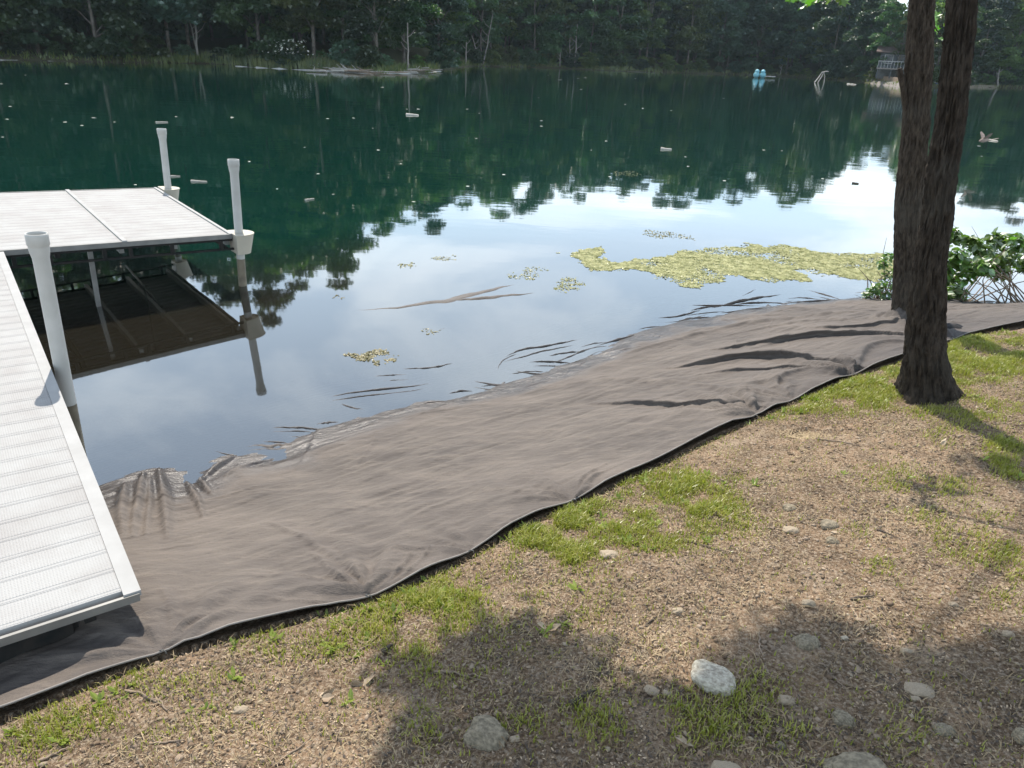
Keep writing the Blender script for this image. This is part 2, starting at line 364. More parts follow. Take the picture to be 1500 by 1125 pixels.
# ------------------------------------------------------------------ ground sheet, lake, sheet of fabric
def axis(a, b, step, lo, hi, grow=1.16):
    c = list(np.arange(a, b+1e-6, step)); s = step; v = a; left = []
    while v > lo: s *= grow; v -= s; left.append(v)
    s = step; v = c[-1]; right = []
    while v < hi: s = min(s*grow, 9.); v += s; right.append(v)
    return np.array(left[::-1]+c+right)
def sheet(xs, ys, zf):
    X, Y = np.meshgrid(xs, ys); Z = zf(X.ravel(), Y.ravel())
    nx, ny = len(xs), len(ys); i = np.arange(ny-1)[:, None]*nx; j = np.arange(nx-1)[None, :]
    F = np.stack([i+j, i+j+1, i+nx+j+1, i+nx+j], -1).reshape(-1, 4)
    return np.column_stack([X.ravel(), Y.ravel(), Z]), F
xs = axis(-2.6, 4.6, .018, -320, 320, 1.10); ys = axis(.9, 6.2, .018, -60, 330, 1.10)
V, F = sheet(xs, ys, ground_h)
me = mesh_np('ground', V, F, M_ground, True)
r = np.hypot(V[:, 0], V[:, 1]); attr(me, 'zone', np.clip((r-12)/10, 0, 1)); attr(me, 'bed', np.clip(-V[:, 2]/.04, 0, 1))
tag(obj('ground', me), kind='structure')
xs = axis(-5, 8, .06, -310, 310, 1.12); ys = axis(2, 11, .06, -40, 260, 1.12)
V, F = sheet(xs, ys, lambda x, y: np.zeros_like(x))
bz, dW, _, inW, _ = base_h(V[:, 0], V[:, 1])
me = mesh_np('lake', V, F, M_water, True)
attr(me, 'deep', np.clip((dW-3.3)/2.6, 0, 1)*inW); attr(me, 'turbid', 1-np.exp(-np.clip(-bz, 0, 3)/.16)); attr(me, 'calm', np.clip(.10+dW*.035, 0, .55)+np.clip((dW-12)/80, 0, .45))
tag(obj('lake_water', me), kind='structure')

# --- the fabric sheet
ENDL, ENDR = -3.4, 9.3
def resamp(P, n, a, b):
    P = P[(P[:, 0] > a-1) & (P[:, 0] < b+1)]; s = np.concatenate([[0], np.cumsum(np.hypot(*np.diff(P, axis=0).T))])
    t = np.linspace(0, s[-1], n); return np.column_stack([np.interp(t, s, P[:, 0]), np.interp(t, s, P[:, 1])])
NU, NV = 1150, 380
Eu = resamp(mono(chaikin(El, 2)), NU, ENDL, ENDR)
# smoothed waterline, matched to the edge by projected direction
Wsm = chaikin(Wl, 3); Wu = resamp(Wsm, NU, -5.2, ENDR)
k = 25; ker = np.ones(k)/k
def smooth(P, k):
    pad = np.pad(P, ((k, k), (0, 0)), 'edge'); return np.column_stack([np.convolve(pad[:, i], np.ones(k)/k, 'same')[k:-k] for i in (0, 1)])
Wu = smooth(Wu, 61)
T = np.gradient(Wu, axis=0); T /= np.linalg.norm(T, axis=1)[:, None]; Nn = np.column_stack([-T[:, 1], T[:, 0]])
Nn = smooth(Nn, 121); Nn /= np.linalg.norm(Nn, axis=1)[:, None]
uu = np.linspace(0, 1, NU)
W2 = Wu + Nn*(1.25 + .3*fbm(uu*14, 0*uu, 2., 3))[:, None]
v = np.linspace(0, 1, NV)[:, None, None]
P = (Eu[None]*(1-v) + W2[None]*v); X = P[..., 0].ravel(); Y = P[..., 1].ravel()
bz, dW, dE, inW, ab = base_h(X, Y)
wr = np.zeros_like(X); shy = np.zeros_like(X); dustf = np.ones_like(X)
def px_line(pts, z=None):
    return np.array([at(*q)[:2] if z is None else onz(q[0], q[1], z)[:2] for q in pts])
def ridge(pts, h, wd, asym=1.6, dark=0., z=None, world=False):
    global wr
    Q = chaikin(np.array(pts) if world else px_line(pts, z), 2); s = np.concatenate([[0], np.cumsum(np.hypot(*np.diff(Q, axis=0).T))])
    m = (X > Q[:, 0].min()-4*wd) & (X < Q[:, 0].max()+4*wd) & (Y > Q[:, 1].min()-4*wd) & (Y < Q[:, 1].max()+4*wd)
    x, y = X[m], Y[m]; best = np.full(x.shape, 1e9); tt = np.zeros_like(x); sg = np.ones_like(x)
    for i in range(len(Q)-1):
        a, b = Q[i], Q[i+1]; ab_ = b-a; t = np.clip(((x-a[0])*ab_[0]+(y-a[1])*ab_[1])/(ab_@ab_+1e-12), 0, 1)
        dx, dy = x-a[0]-t*ab_[0], y-a[1]-t*ab_[1]; d = np.hypot(dx, dy); u = d < best
        best[u] = d[u]; tt[u] = ((s[i]+t*(s[i+1]-s[i]))/s[-1])[u]; sg[u] = np.sign(dy-0*dx)[u]
    ww = wd*np.where(sg < 0, 1/asym, 1.)*(.55+.45*np.sin(np.pi*np.clip(tt, 0, 1)))
    prof = np.exp(-(best/ww)**2)*np.sin(np.pi*np.clip(tt*.9+.08, 0, 1))**.6
    if z is None:
        wr[m] += h*prof
        if asym >= 3: shy[m] -= h*.95*prof**1.5*np.where(sg < 0, 1., .8)
    else:
        tgt = h*.5*(1+.35*vnoise(x*7, y*7)); cur = bz[m]+wr[m]; wr[m] += np.maximum(tgt-cur, 0)*np.clip(prof*1.5, 0, 1)
    if dark: dustf[m] = np.minimum(dustf[m], 1-dark*prof)
stakes = [(540, 878, .9), (1106, 613, 1.1), (1250, 551, 1.2), (242, 968, .6), (840, 737, .5), (690, 812, .35), (1395, 498, .9), (1160, 590, .5)]
SP = []
for sx, sy, A in stakes:
    p = onz(sx, sy, .5)[:2]; SP.append(p)
    dx, dy = X-p[0], Y-p[1]; r = np.hypot(dx, dy); th = np.arctan2(dy, dx)
    wr += A*.066*(r/(r+.08))*np.exp(-r/.45)*np.clip(dE/.10, .12, 1)*(.5+.5*np.sin(th*11+1.7*np.sin(th*3+sx)+sx))*(1+.5*vnoise(th*2.5, r*2))
for a in [([(1250, 549), (1180, 533), (1110, 529), (1050, 537), (985, 548)], .070, .13, 5.),
          ([(1325, 500), (1250, 496), (1180, 500), (1120, 511), (1050, 522)], .065, .12, 5.),
          ([(1106, 609), (1040, 605), (960, 601), (870, 600)], .045, .09, 4.),
          ([(1108, 612), (1000, 618), (900, 630)], .015, .05, 1.),
          ([(1325, 478), (1270, 486), (1190, 490)], .04, .10, 4.),
          ([(1252, 548), (1262, 520), (1290, 510), (1335, 510)], .045, .08, 2.6),
          ([(1150, 590), (1128, 578), (1150, 562), (1190, 556)], .035, .05, 2.4),
          ([(1150, 575), (1110, 572), (1080, 585)], .03, .04, 1.5),
          ([(1106, 545), (1000, 570), (900, 566), (830, 572)], .020, .08, 1.3),
          ([(1240, 552), (1160, 546), (1090, 551), (1010, 562)], .028, .07, 3.2),
          ([(1100, 610), (1080, 590), (1040, 575), (980, 570)], .022, .05, 1.3),
          ([(540, 874), (500, 835), (450, 800), (395, 780)], .022, .028, 1.3),
          ([(540, 874), (510, 850), (440, 815)], .012, .022, 1.),
          ([(540, 874), (580, 852), (615, 846)], .016, .022, 1.3), ([(540, 874), (470, 879), (410, 888)], .014, .03, 1.3),
          ([(242, 965), (285, 942), (318, 922)], .018, .022, 1.3), ([(840, 735), (780, 742), (700, 765)], .012, .04, 1.2),
          ([(1000, 500), (1100, 480), (1200, 470), (1290, 462)], .025, .06, 1.4), ([(1060, 500), (1150, 482), (1260, 476)], .02, .04, 1.6),
          ([(235, 700), (243, 740), (248, 800)], .045, .035, 1.3), ([(212, 706), (205, 745), (196, 800)], .045, .03, 1.3),
          ([(186, 722), (180, 760), (184, 800)], .05, .035, 1.2), ([(222, 712), (222, 750), (215, 800)], .03, .018, 1.2),
          ([(275, 716), (292, 745), (300, 770)], .04, .022, 1.3), ([(292, 712), (312, 735)], .035, .02, 1.3),
          ([(345, 680), (312, 700), (290, 722)], .035, .03, 1.4), ([(400, 682), (360, 692), (330, 712)], .025, .03, 1.4),
          ([(900, 530), (980, 510), (1060, 480)], .02, .05, 1.3), ([(600, 800), (640, 780), (700, 740)], .006, .05, 1.)]:
    ridge(a[0], a[1], a[2], a[3])
RIP = []
for pts, h, wd in [([(515, 456), (570, 449), (640, 440), (700, 431), (760, 414)], .014, .10), ([(630, 442), (700, 437), (790, 427)], .008, .06),
          ([(478, 582), (530, 572), (590, 567), (634, 561)], .02, .028), ([(585, 541), (640, 538), (666, 531)], .018, .03), ([(545, 551), (600, 548)], .012, .02),
          ([(498, 590), (515, 597), (535, 600)], .015, .03), ([(735, 524), (760, 512), (800, 507), (850, 496)], .022, .035), ([(728, 545), (733, 527), (762, 516)], .014, .02),
          ([(690, 557), (740, 566), (800, 563), (880, 556)], .03, .03), ([(740, 540), (790, 550), (850, 545)], .014, .025), ([(800, 535), (850, 515), (880, 505), (905, 510)], .016, .03),
          ([(870, 508), (905, 497), (940, 489), (985, 480)], .028, .04), ([(960, 466), (1000, 463), (1032, 451)], .02, .022), ([(1040, 452), (1080, 441), (1147, 431)], .03, .03),
          ([(1050, 459), (1100, 453), (1180, 456)], .03, .03), ([(1000, 447), (1060, 447), (1120, 448)], .018, .025), ([(1180, 424), (1210, 432), (1235, 440)], .016, .02),
          ([(1110, 422), (1085, 435)], .012, .015), ([(393, 627), (440, 624), (492, 632)], .016, .028), ([(310, 659), (345, 668), (365, 673)], .012, .02),
          ([(355, 655), (420, 648), (480, 650)], .016, .08), ([(580, 612), (630, 601), (668, 592)], .022, .04), ([(640, 604), (690, 583), (725, 577)], .02, .04),
          ([(168, 712), (166, 722), (164, 745)], .03, .025), ([(640, 482), (660, 480)], .006, .03), ([(1140, 445), (1200, 440), (1260, 438)], .02, .04), ([(870, 545), (905, 520), (950, 500)], .025, .04)]:
    RIP.append((pts, h, wd))
for x0, y0, ln, sl in [(745, 548, 60, -3), (770, 531, 75, 2), (800, 522, 60, -7), (820, 537, 70, -4), (845, 510, 50, -9), (700, 566, 45, 1), (905, 506, 60, -7), (930, 484, 50, -6), (990, 470, 60, -5), (1060, 464, 70, -3), (1075, 446, 80, -1), (1010, 455, 50, -6),
                       (420, 640, 55, 3), (460, 622, 40, -4), (380, 648, 50, 2), (610, 594, 50, -6), (655, 577, 40, -4), (560, 612, 50, -7), (520, 622, 40, -2), (1150, 437, 60, 3)]:
    RIP.append(([(x0, y0), (x0+ln*.5, y0+sl*.5-3), (x0+ln, y0+sl)], random.uniform(.012, .022), random.uniform(.018, .034)))
for _ in range(75):
    u0 = int(rng.integers(150, NU-150)); f_ = rng.uniform(.08, .8); c0 = Eu[u0]*(1-f_)+W2[u0]*f_; a0 = math.atan2(*(Eu[u0+20]-Eu[u0-20])[::-1])+rng.normal(0, .38); ln = rng.uniform(.2, 1.1)
    d0 = np.array([math.cos(a0), math.sin(a0)]); n0_ = np.array([-d0[1], d0[0]]); bw = rng.normal(0, .06)
    ridge([c0-d0*ln/2, c0-d0*ln/5+n0_*bw*ln, c0+d0*ln/5+n0_*bw*ln*.8, c0+d0*ln/2], rng.uniform(.004, .012), rng.uniform(.014, .034), 2.2, world=True)
for (sx, sy, A), p in zip(stakes, SP):                    # tight puckers running out of each staple
    for k_ in range(int(7*A)+3):
        a0 = rng.uniform(.25, 2.9)+.45; ln = rng.uniform(.18, .6); d0 = np.array([math.cos(a0), math.sin(a0)]); n0_ = np.array([-d0[1], d0[0]])*rng.normal(0, .05)
        ridge([p+d0*.02, p+d0*ln*.4+n0_, p+d0*ln], rng.uniform(.008, .018)*(.6+.5*A), rng.uniform(.012, .022), 1.6, world=True)
tcx, tcy = ony(1327, 470, 7.02)[:2]; rr_ = np.hypot(X-tcx, Y-tcy); wr += .10*np.exp(-((rr_-.16)/.05)**2)*(1+.3*vnoise(np.arctan2(Y-tcy, X-tcx)*3, rr_*8)) + .035*np.exp(-((rr_-.29)/.04)**2)
# overall softness: folds drawn along the bank, small creases
a_ = -.55; s1 = X*math.cos(.62)+Y*math.sin(.62); s2 = -X*math.sin(.62)+Y*math.cos(.62)
ef = np.clip(dE/.16, .12, 1)
wr += ef*.024*(fbm(s1*1.1, s2*4.5, 1., 3)+.3) + ef*.018*np.abs(fbm(s1*2.6, s2*13, 4., 3)) + .010*fbm(X*2.2, Y*2.2, 8., 3) + .0035*fbm(X*9, Y*9, 5., 3)
wr += np.clip((X-1.)/1.5, 0, 1)*.022*np.maximum(fbm(s1*.9+.3*s2, s2*6.5, 12., 2)+.05, 0)
edge = np.exp(-np.clip(dE, 0, 9)/.07)*(v.ravel()[0] if False else 1)
vv = np.broadcast_to(np.linspace(0, 1, NV)[:, None], (NV, NU)).ravel()
uu_ = np.broadcast_to(np.cumsum(np.concatenate([[0], np.hypot(*np.diff(Eu, axis=0).T)]))[None], (NV, NU)).ravel()
near_st = np.min([np.hypot(X-p[0], Y-p[1]) for p in SP], axis=0)
lift = .035*np.exp(-dE/.10)*np.clip(near_st/.25, .15, 1)*(1+.45*vnoise(uu_*1.9, 0*uu_))
nearw = np.clip(1-dW/.35, 0, 1)
wr += nearw*.012*fbm(s2*9, s1*2.5, 6., 3)
Z = bz + .008 + wr + lift
Z = np.where((~inW) | (dW < .02), np.maximum(Z, bz+.002), Z)
V = np.column_stack([X, Y+shy, Z]); i = np.arange(NV-1)[:, None]*NU; j = np.arange(NU-1)[None, :]
F = np.stack([i+j, i+j+1, i+NU+j+1, i+NU+j], -1).reshape(-1, 4)
me = mesh_np('landscape_fabric', V, F, M_tarp, True)
wet = np.clip((.085+.05*fbm(X*3, Y*3, 1., 4)-Z)/.05, 0, 1); attr(me, 'wet', wet)
# the right-hand part has shed its dust
dust = np.clip(1-.75*np.clip((X-1.3)/1.6, 0, 1)*np.exp(-dE/.7)*(1+.4*fbm(X*3, Y*3, 2., 3)), 0, 1)
attr(me, 'dust', np.minimum(dust, dustf))
tarp = tag(obj('landscape_fabric', me), 'large grey brown sheet of geotextile fabric spread over the bank into the water', 'landscape fabric')
mb = MB(); hem = np.column_stack([Eu, Z.reshape(NV, NU)[0]+.001])[::4]; mb.tube(hem, .0045, 6)
tag(obj('hem', mb.me('hem', simple('fabric hem', (.22, .20, .18), (.16, .145, .13), 9., .8), True), tarp))
for p, (sx, sy, A) in zip(SP[:7], stakes[:7]):
    mb = MB(); z0 = float(base_h(np.array([p[0]]), np.array([p[1]]))[0][0])
    th = np.linspace(-.3, 3.4, 8); c = np.array([p[0], p[1]-.004, z0+.012])
    mb.tube(np.column_stack([c[0]+.014*np.cos(th), c[1]+0*th, c[2]+.016*np.sin(th)]), .0028, 5)
    obj('staple', mb.me('staple', M_alu), tarp)

def ripple(pts, h, wd, seed):
    Q = chaikin(np.array([onz(*q)[:2] for q in pts]), 3); L_ = np.concatenate([[0], np.cumsum(np.hypot(*np.diff(Q, axis=0).T))]); n = max(24, int(L_[-1]/.012)); t = np.linspace(0, 1, n)
    P = np.column_stack([np.interp(t*L_[-1], L_, Q[:, k]) for k in (0, 1)]); T = np.gradient(P, axis=0); T /= np.linalg.norm(T, axis=1)[:, None]; Nn_ = np.column_stack([-T[:, 1], T[:, 0]])
    if Nn_[:, 1].mean() < 0: Nn_ = -Nn_
    tp = np.sin(np.pi*np.clip(t*.98+.01, 0, 1))**.8; w1 = wd*tp*(1+.5*fbm(t*7, 0*t, seed, 2)); hh = (h*tp*(1+.4*fbm(t*9, 0*t, seed+5, 2))-.003)
    P = P+Nn_*(.5*wd*fbm(t*6, 0*t, seed+9, 3))[:, None]; m = 13; rows = []
    for q in np.linspace(-1, 1, m):
        qq = q+.25; prof = np.exp(-(qq/(.30 if qq < 0 else .62))**2); z = -.03+(hh+.03)*prof
        rows.append(np.column_stack([P+Nn_*(q*w1)[:, None], z+.0015*fbm(t*30, q*3+0*t, seed, 2)]))
    V = np.concatenate(rows); i = np.arange(m-1)[:, None]*n; j = np.arange(n-1)[None]; F = np.stack([i+j, i+j+1, i+n+j+1, i+n+j], -1).reshape(-1, 4)
    me = mesh_np('fabric_ripple', V, F, M_tarp, True); attr(me, 'wet', np.full(len(V), .45)); attr(me, 'dust', np.full(len(V), 1.)); obj('fabric_ripple', me, tarp)
for k_, (pts, h, wd) in enumerate(RIP):
    big = k_ < 2; ripple(pts, h*.75 if not big else .016, wd*(2.0 if big else 1.15), k_*3.7)
    if not big and k_ % 2 == 0:
        o_ = random.uniform(5, 9); ripple([(x+random.uniform(-12, 14), y+o_) for x, y in pts], h*.5, wd*.7, k_*3.7+1)

# ------------------------------------------------------------------ dock
A_ = ray(-137, 20); B_ = ray(2010, 211); e_ = A_@B_
A_ = A_-B_*e_/2; A_ /= np.linalg.norm(A_); B_ = B_-A_*(A_@B_); B_ /= np.linalg.norm(B_); Nd = np.cross(B_, A_); Nd /= np.linalg.norm(Nd)
DO = Cv + 9.0*ray(340, 343)
def dk(a, b, h=0.): return DO + A_*a + B_*b + Nd*h
DAX = np.array([B_, A_, Nd])          # local x along planks, y away, z up
Mdock = Matrix(((B_[0], A_[0], Nd[0]), (B_[1], A_[1], Nd[1]), (B_[2], A_[2], Nd[2]))).to_4x4()
def dock_root(name, a, b, label, cat, group=None):
    e = empty(name); p = dk(a, b); e.matrix_world = Matrix.Translation(Vector(p)) @ Mdock
    return tag(e, label, cat, group)
def plank_mesh(name, length, wid):
    """vinyl board lying along x with two fine ribs and a tongue groove"""
    w_ = wid-.0012
    prof = [(-w_/2, -.028), (-w_/2, -.001), (-w_/2+.001, 0), (-w_/2+.006, 0), (-w_/2+.009, .0016), (-w_/2+.015, .0016), (-w_/2+.018, 0), (-w_/2+.022, 0), (-w_/2+.025, .0016),
            (-w_/2+.031, .0016), (-w_/2+.034, 0), (w_/2-.001, 0), (w_/2, -.001), (w_/2, -.028)]
    n = len(prof); V = [(x, y, z) for x in (-length/2, length/2) for y, z in prof]
    F = [[i, i+1, n+i+1, n+i] for i in range(n-1)]
    m = mesh_np(name, V, [np.array(F)[:, ::-1], np.array([list(range(n))]), np.array([list(range(n, 2*n))[::-1]])], M_deck); return m
def beam(name, P0, P1, w_, h_, m, parent, root_inv=None):
    """box beam between two local points"""
    P0 = np.array(P0, float); P1 = np.array(P1, float); d = P1-P0; Ln = np.linalg.norm(d); d /= Ln
    up = np.array([0, 0, 1.]) if abs(d[2]) < .9 else np.array([0, 1., 0]); s = np.cross(d, up); s /= np.linalg.norm(s); u = np.cross(s, d)
    mb = MB(); mb.box((P0+P1)/2, Ln, w_, h_, np.array([d, s, u])); return obj(name, mb.me(name, m), parent)
# walkway: b from -3.5 to -2.28, a from -5.70 to -0.06
PW = .145
wk = dock_root('dock_walkway', -.09, .077, 'white ribbed vinyl walkway of the dock running from the fabric out to the platform', 'dock walkway')
wk.matrix_world = Matrix.Translation(Vector(-Nd*.005)) @ wk.matrix_world @ Matrix.Rotation(-.032, 4, 'Z')
pm = plank_mesh('plank', 1.16, PW); nW = 39
for k_ in range(nW):
    o = obj('plank', pm, wk, (-2.92, -5.70+PW*(k_+.5)+.012, 0)); o.rotation_euler[0] = random.uniform(-.004, .004)
xr = -2.31
for nm, b0 in (('edge_trim', -2.308), ('edge_trim', -3.532)):
    mb = MB(); mb.box((b0, -2.87, -.010), .062, 5.70, .026); o = obj(nm, mb.me(nm, M_trim), wk)
mb = MB(); mb.box((-2.92, -5.722, -.024), 1.27, .014, .036); obj('end_board', mb.me('end_board', M_alu), wk)
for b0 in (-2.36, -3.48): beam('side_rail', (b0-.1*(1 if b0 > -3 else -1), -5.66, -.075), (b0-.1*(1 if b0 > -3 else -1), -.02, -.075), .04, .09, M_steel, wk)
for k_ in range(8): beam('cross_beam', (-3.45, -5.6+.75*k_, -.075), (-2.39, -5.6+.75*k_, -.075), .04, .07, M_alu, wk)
beam('deck_shade_panel', (-3.5, -5.62, -.17), (-2.52, -5.62, -.17), .03, .27, M_steel, wk)  # dark panel standing in for the shade under the walkway end
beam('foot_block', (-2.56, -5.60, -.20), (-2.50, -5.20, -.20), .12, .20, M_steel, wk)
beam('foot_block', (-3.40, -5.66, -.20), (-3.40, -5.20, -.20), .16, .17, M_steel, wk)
# platform: two panels
pf = dock_root('dock_platform', 0, 0, 'white ribbed square platform at the lake end of the dock', 'dock platform')
p1 = plank_mesh('plank', 1.06, PW); p2 = plank_mesh('plank', 2.36, PW)
for k_ in range(21):
    y = PW*(k_+.5)+.02
    obj('plank', p1, pf, (-.575, y, 0)); obj('plank', p2, pf, (-2.335, y, 0))
for c, sx, sy in [((-.018, 1.545, -.004), .036, 3.12), ((-1.128, 1.545, .0015), .046, 3.12), ((-3.54, 1.545, -.004), .044, 3.12)]:
    mb = MB(); mb.box(c, sx, sy, .03); obj('seam_strip' if abs(c[0]+1.128) < .01 else 'edge_trim', mb.me('trim', M_trim), pf)
for y in (-.004, 3.094):
    mb = MB(); mb.box((-1.78, y, -.022), 3.56, .03, .052); obj('fascia', mb.me('fascia', M_alu), pf)
# truss under the platform
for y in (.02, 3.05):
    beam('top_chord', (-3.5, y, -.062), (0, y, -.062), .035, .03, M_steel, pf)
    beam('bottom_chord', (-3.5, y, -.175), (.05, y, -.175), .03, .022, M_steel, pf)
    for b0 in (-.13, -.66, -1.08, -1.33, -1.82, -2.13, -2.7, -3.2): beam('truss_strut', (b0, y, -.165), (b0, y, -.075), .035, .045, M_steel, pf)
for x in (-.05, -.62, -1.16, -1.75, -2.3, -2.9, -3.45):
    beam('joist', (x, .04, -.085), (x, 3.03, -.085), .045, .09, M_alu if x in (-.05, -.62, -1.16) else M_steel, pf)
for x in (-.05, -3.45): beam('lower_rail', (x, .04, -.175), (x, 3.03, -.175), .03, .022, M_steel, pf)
beam('leg', (-1.45, .10, -1.2), (-1.45, .10, -.06), .045, .045, M_alu, pf)
beam('brace', (-1.0, .1, -.06), (-.72, 1.4, -.42), .02, .02, M_alu, pf)
beam('brace', (-.55, 1.5, -.08), (-.60, 3.0, -.30), .02, .02, M_alu, pf)
# posts: pipe with a bell end, and the corner buckets
def post(a, b, top, bottom, label):
    r_ = dock_root('dock_post', a, b, label, 'post', 'white pipe posts standing at the dock corners')
    rr = .047
    prof = [(rr, -.02), (rr, top-.17), (rr*1.02, top-.165), (rr*1.02, top-.15), (rr*1.18, top-.115), (rr*1.24, top-.085), (rr*1.24, top-.075), (rr*1.34, top-.07), (rr*1.34, top-.012),
            (rr*1.30, top), (rr*1.16, top), (rr*1.14, top-.012), (rr*1.1, top-.11), (rr*.9, top-.15), (rr*.88, .1)]
    n = 28; th = np.linspace(0, 2*np.pi, n, endpoint=False); k_ = len(prof)
    V = np.array([[q*np.cos(t), q*np.sin(t), z] for q, z in prof for t in th]); i = np.arange(k_-1)[:, None]*n; j = np.arange(n)[None, :]
    F = np.stack([i+j, i+(j+1) % n, i+n+(j+1) % n, i+n+j], -1).reshape(-1, 4)
    obj('pipe', mesh_np('pipe', V, F, M_post, True), r_)
    mb = MB(); mb.tube([(0, 0, -.02), (0, 0, -.30)], rr*.985, 24); obj('lower_pipe', mb.me('lower_pipe', M_post, True), r_)
    mb = MB(); mb.tube([(0, 0, -.30), (0, 0, bottom)], rr*.99, 24); obj('stained_pipe', mb.me('stained_pipe', M_postwet, True), r_)
    return r_
post(.02, .085, .83, -2.2, 'white pipe post at the near right corner of the platform')
post(3.02, .14, .83, -2.2, 'white pipe post at the far right corner of the platform')
post(-3.17, -2.235, .86, -1.4, 'thick white pipe post beside the walkway, closest to the shore')
def bucket(a, b, label):
    r_ = dock_root('corner_bumper', a, b, label, 'dock bumper', 'cream plastic bumpers round the platform corner posts')
    n = 20; V = []; 
    def ring(s, z, inner=1.):
        t = np.linspace(-np.pi/2-.25, np.pi/2+.25, n)
        return [(s*(-.02+.20*np.cos(q)**.8 if np.cos(q) > 0 else -.02-.05)*inner, s*.155*np.sin(q)*inner, z) for q in t]
    rings = [ring(.72, -.215), ring(.75, -.225), ring(1.0, -.005), ring(1.03, .0), ring(1.03, .008), ring(.98, .010)]
    V = np.array(sum(rings, [])); i = np.arange(len(rings)-1)[:, None]*n; j = np.arange(n)[None, :]
    F = np.stack([i+j, i+(j+1) % n, i+n+(j+1) % n, i+n+j], -1).reshape(-1, 4)
    obj('shell', mesh_np('shell', V, [F, np.array([list(range(n))[::-1]]), np.array([list(range(5*n, 6*n))])], M_bucket), r_)
    return r_
bucket(.02, .07, 'cream plastic bumper cup round the post at the near right platform corner')
bucket(3.02, .11, 'cream plastic bumper cup round the post at the far right platform corner')

# ------------------------------------------------------------------ the two shore trees
def trunk_mesh(name, C_, R_, m, seed, flare=.0, nth=150, step=.014, top_step=.15, ridge_h=.018, freq=9):
    C_ = np.array(C_); s = np.concatenate([[0], np.cumsum(np.linalg.norm(np.diff(C_, axis=0), axis=1))])
    fine = np.arange(0, min(4.2, s[-1]), step); t = np.concatenate([fine, np.arange(fine[-1]+top_step, s[-1], top_step), [s[-1]]])
    P = np.column_stack([np.interp(t, s, C_[:, i]) for i in range(3)]); R = np.interp(t, s, R_)
    for _ in range(6): P[1:-1] = .25*P[:-2]+.5*P[1:-1]+.25*P[2:] if len(P) > 400 else P[1:-1]
    th = np.linspace(0, 2*np.pi, nth, endpoint=False); TH, TT = np.meshgrid(th, t)
    cx, sy_ = np.cos(TH), np.sin(TH)
    tw = TH + .10*np.sin(TT*1.3+seed)
    u1, u2 = np.cos(tw)*freq, np.sin(tw)*freq
    r1 = 1-np.abs(fbm(u1*.6, u2*.6, TT*5.5+seed, 3))*2.8      # furrows
    r2 = fbm(u1*1.6, u2*1.6, TT*16+seed, 3)
    big = fbm(cx*1.2+seed, sy_*1.2, TT*.9, 2)
    rad = R[:, None]*(1+.07*big) + ridge_h*np.clip(r1, -.5, 1) + ridge_h*.55*r2
    if flare:
        lob = sum(a*np.exp(-((np.angle(np.exp(1j*(TH-t0))))/w0)**2) for t0, a, w0 in ((-.20, 1.5, .38), (-1.15, .35, .3), (-1.9, .45, .3), (-2.75, .45, .35), (1.4, .6, .4), (2.4, .5, .3)))
        rad = rad*(1 + flare*lob*np.exp(-TT/.085) + flare*.22*np.exp(-TT/.12) + .22*flare*np.exp(-TT/.35))
    V = np.stack([P[:, 0][:, None]+rad*cx, P[:, 1][:, None]+rad*sy_, np.broadcast_to(P[:, 2][:, None], rad.shape)], -1).reshape(-1, 3)
    i = np.arange(len(t)-1)[:, None]*nth; j = np.arange(nth)[None, :]
    F = np.stack([i+j, i+(j+1) % nth, i+nth+(j+1) % nth, i+nth+j], -1).reshape(-1, 4)
    return mesh_np(name, V, F, m, True)
def dome(): pass
yB = 4.47; yA = 7.02
cB = [ony(1360, 580, yB), ony(1357, 545, yB), ony(1355, 500, yB), ony(1361, 392, yB), ony(1372, 321, yB+.02), ony(1380, 250, yB+.03), ony(1392, 178, yB+.05), ony(1401, 89, yB+.07), ony(1410, 0, yB+.1)]
rB = [w_/2/FPX*float((p-Cv)@Fv)-.024 for w_, p in zip([66, 62, 57, 49, 46, 47, 45, 45, 44], cB)]
lastd = np.array([.05, .10, 1.]); 
for h_, r_ in ((2, .085), (4, .078), (6, .066), (8.5, .045), (10.5, .02)): cB.append(cB[8]+lastd*h_+np.array([.1*math.sin(h_), .1*math.cos(h_), 0])); rB.append(r_)
cA = [ony(1325, 520, yA), ony(1327, 470, yA), ony(1329, 400, yA), ony(1331, 300, yA), ony(1341, 200, yA), ony(1345, 120, yA), ony(1348, 60, yA), ony(1351, 0, yA)]
rA = [w_/2/FPX*float((p-Cv)@Fv)-.010 for w_, p in zip([46, 40, 37, 38, 38, 38, 36, 34], cA)]
for h_, r_ in ((2, .12), (4, .11), (7, .085), (10, .05), (12, .02)): cA.append(cA[7]+lastd*h_*np.array([-1, 1, 1])+np.array([.1*math.sin(h_), .1*math.cos(h_), 0])); rA.append(r_)
tB = tag(empty('maple_tree', tuple(cB[1])), 'thicker dark furrowed tree trunk in front, rooted in the grass by the fabric edge', 'tree')
tA = tag(empty('maple_tree', tuple(cA[1])), 'slimmer grey brown tree trunk with a dead stub rising out of the fabric behind', 'tree')
def kid(name, me, root):
    o = obj(name, me, root); o.matrix_parent_inverse = Matrix.Translation(-root.location); return o
kid('trunk', trunk_mesh('trunk', cB, rB, M_barkB, 1.3, .62, ridge_h=.019, freq=9), tB)
kid('trunk', trunk_mesh('trunk', cA, rA, M_barkA, 5.1, .0, ridge_h=.014, freq=10), tA)
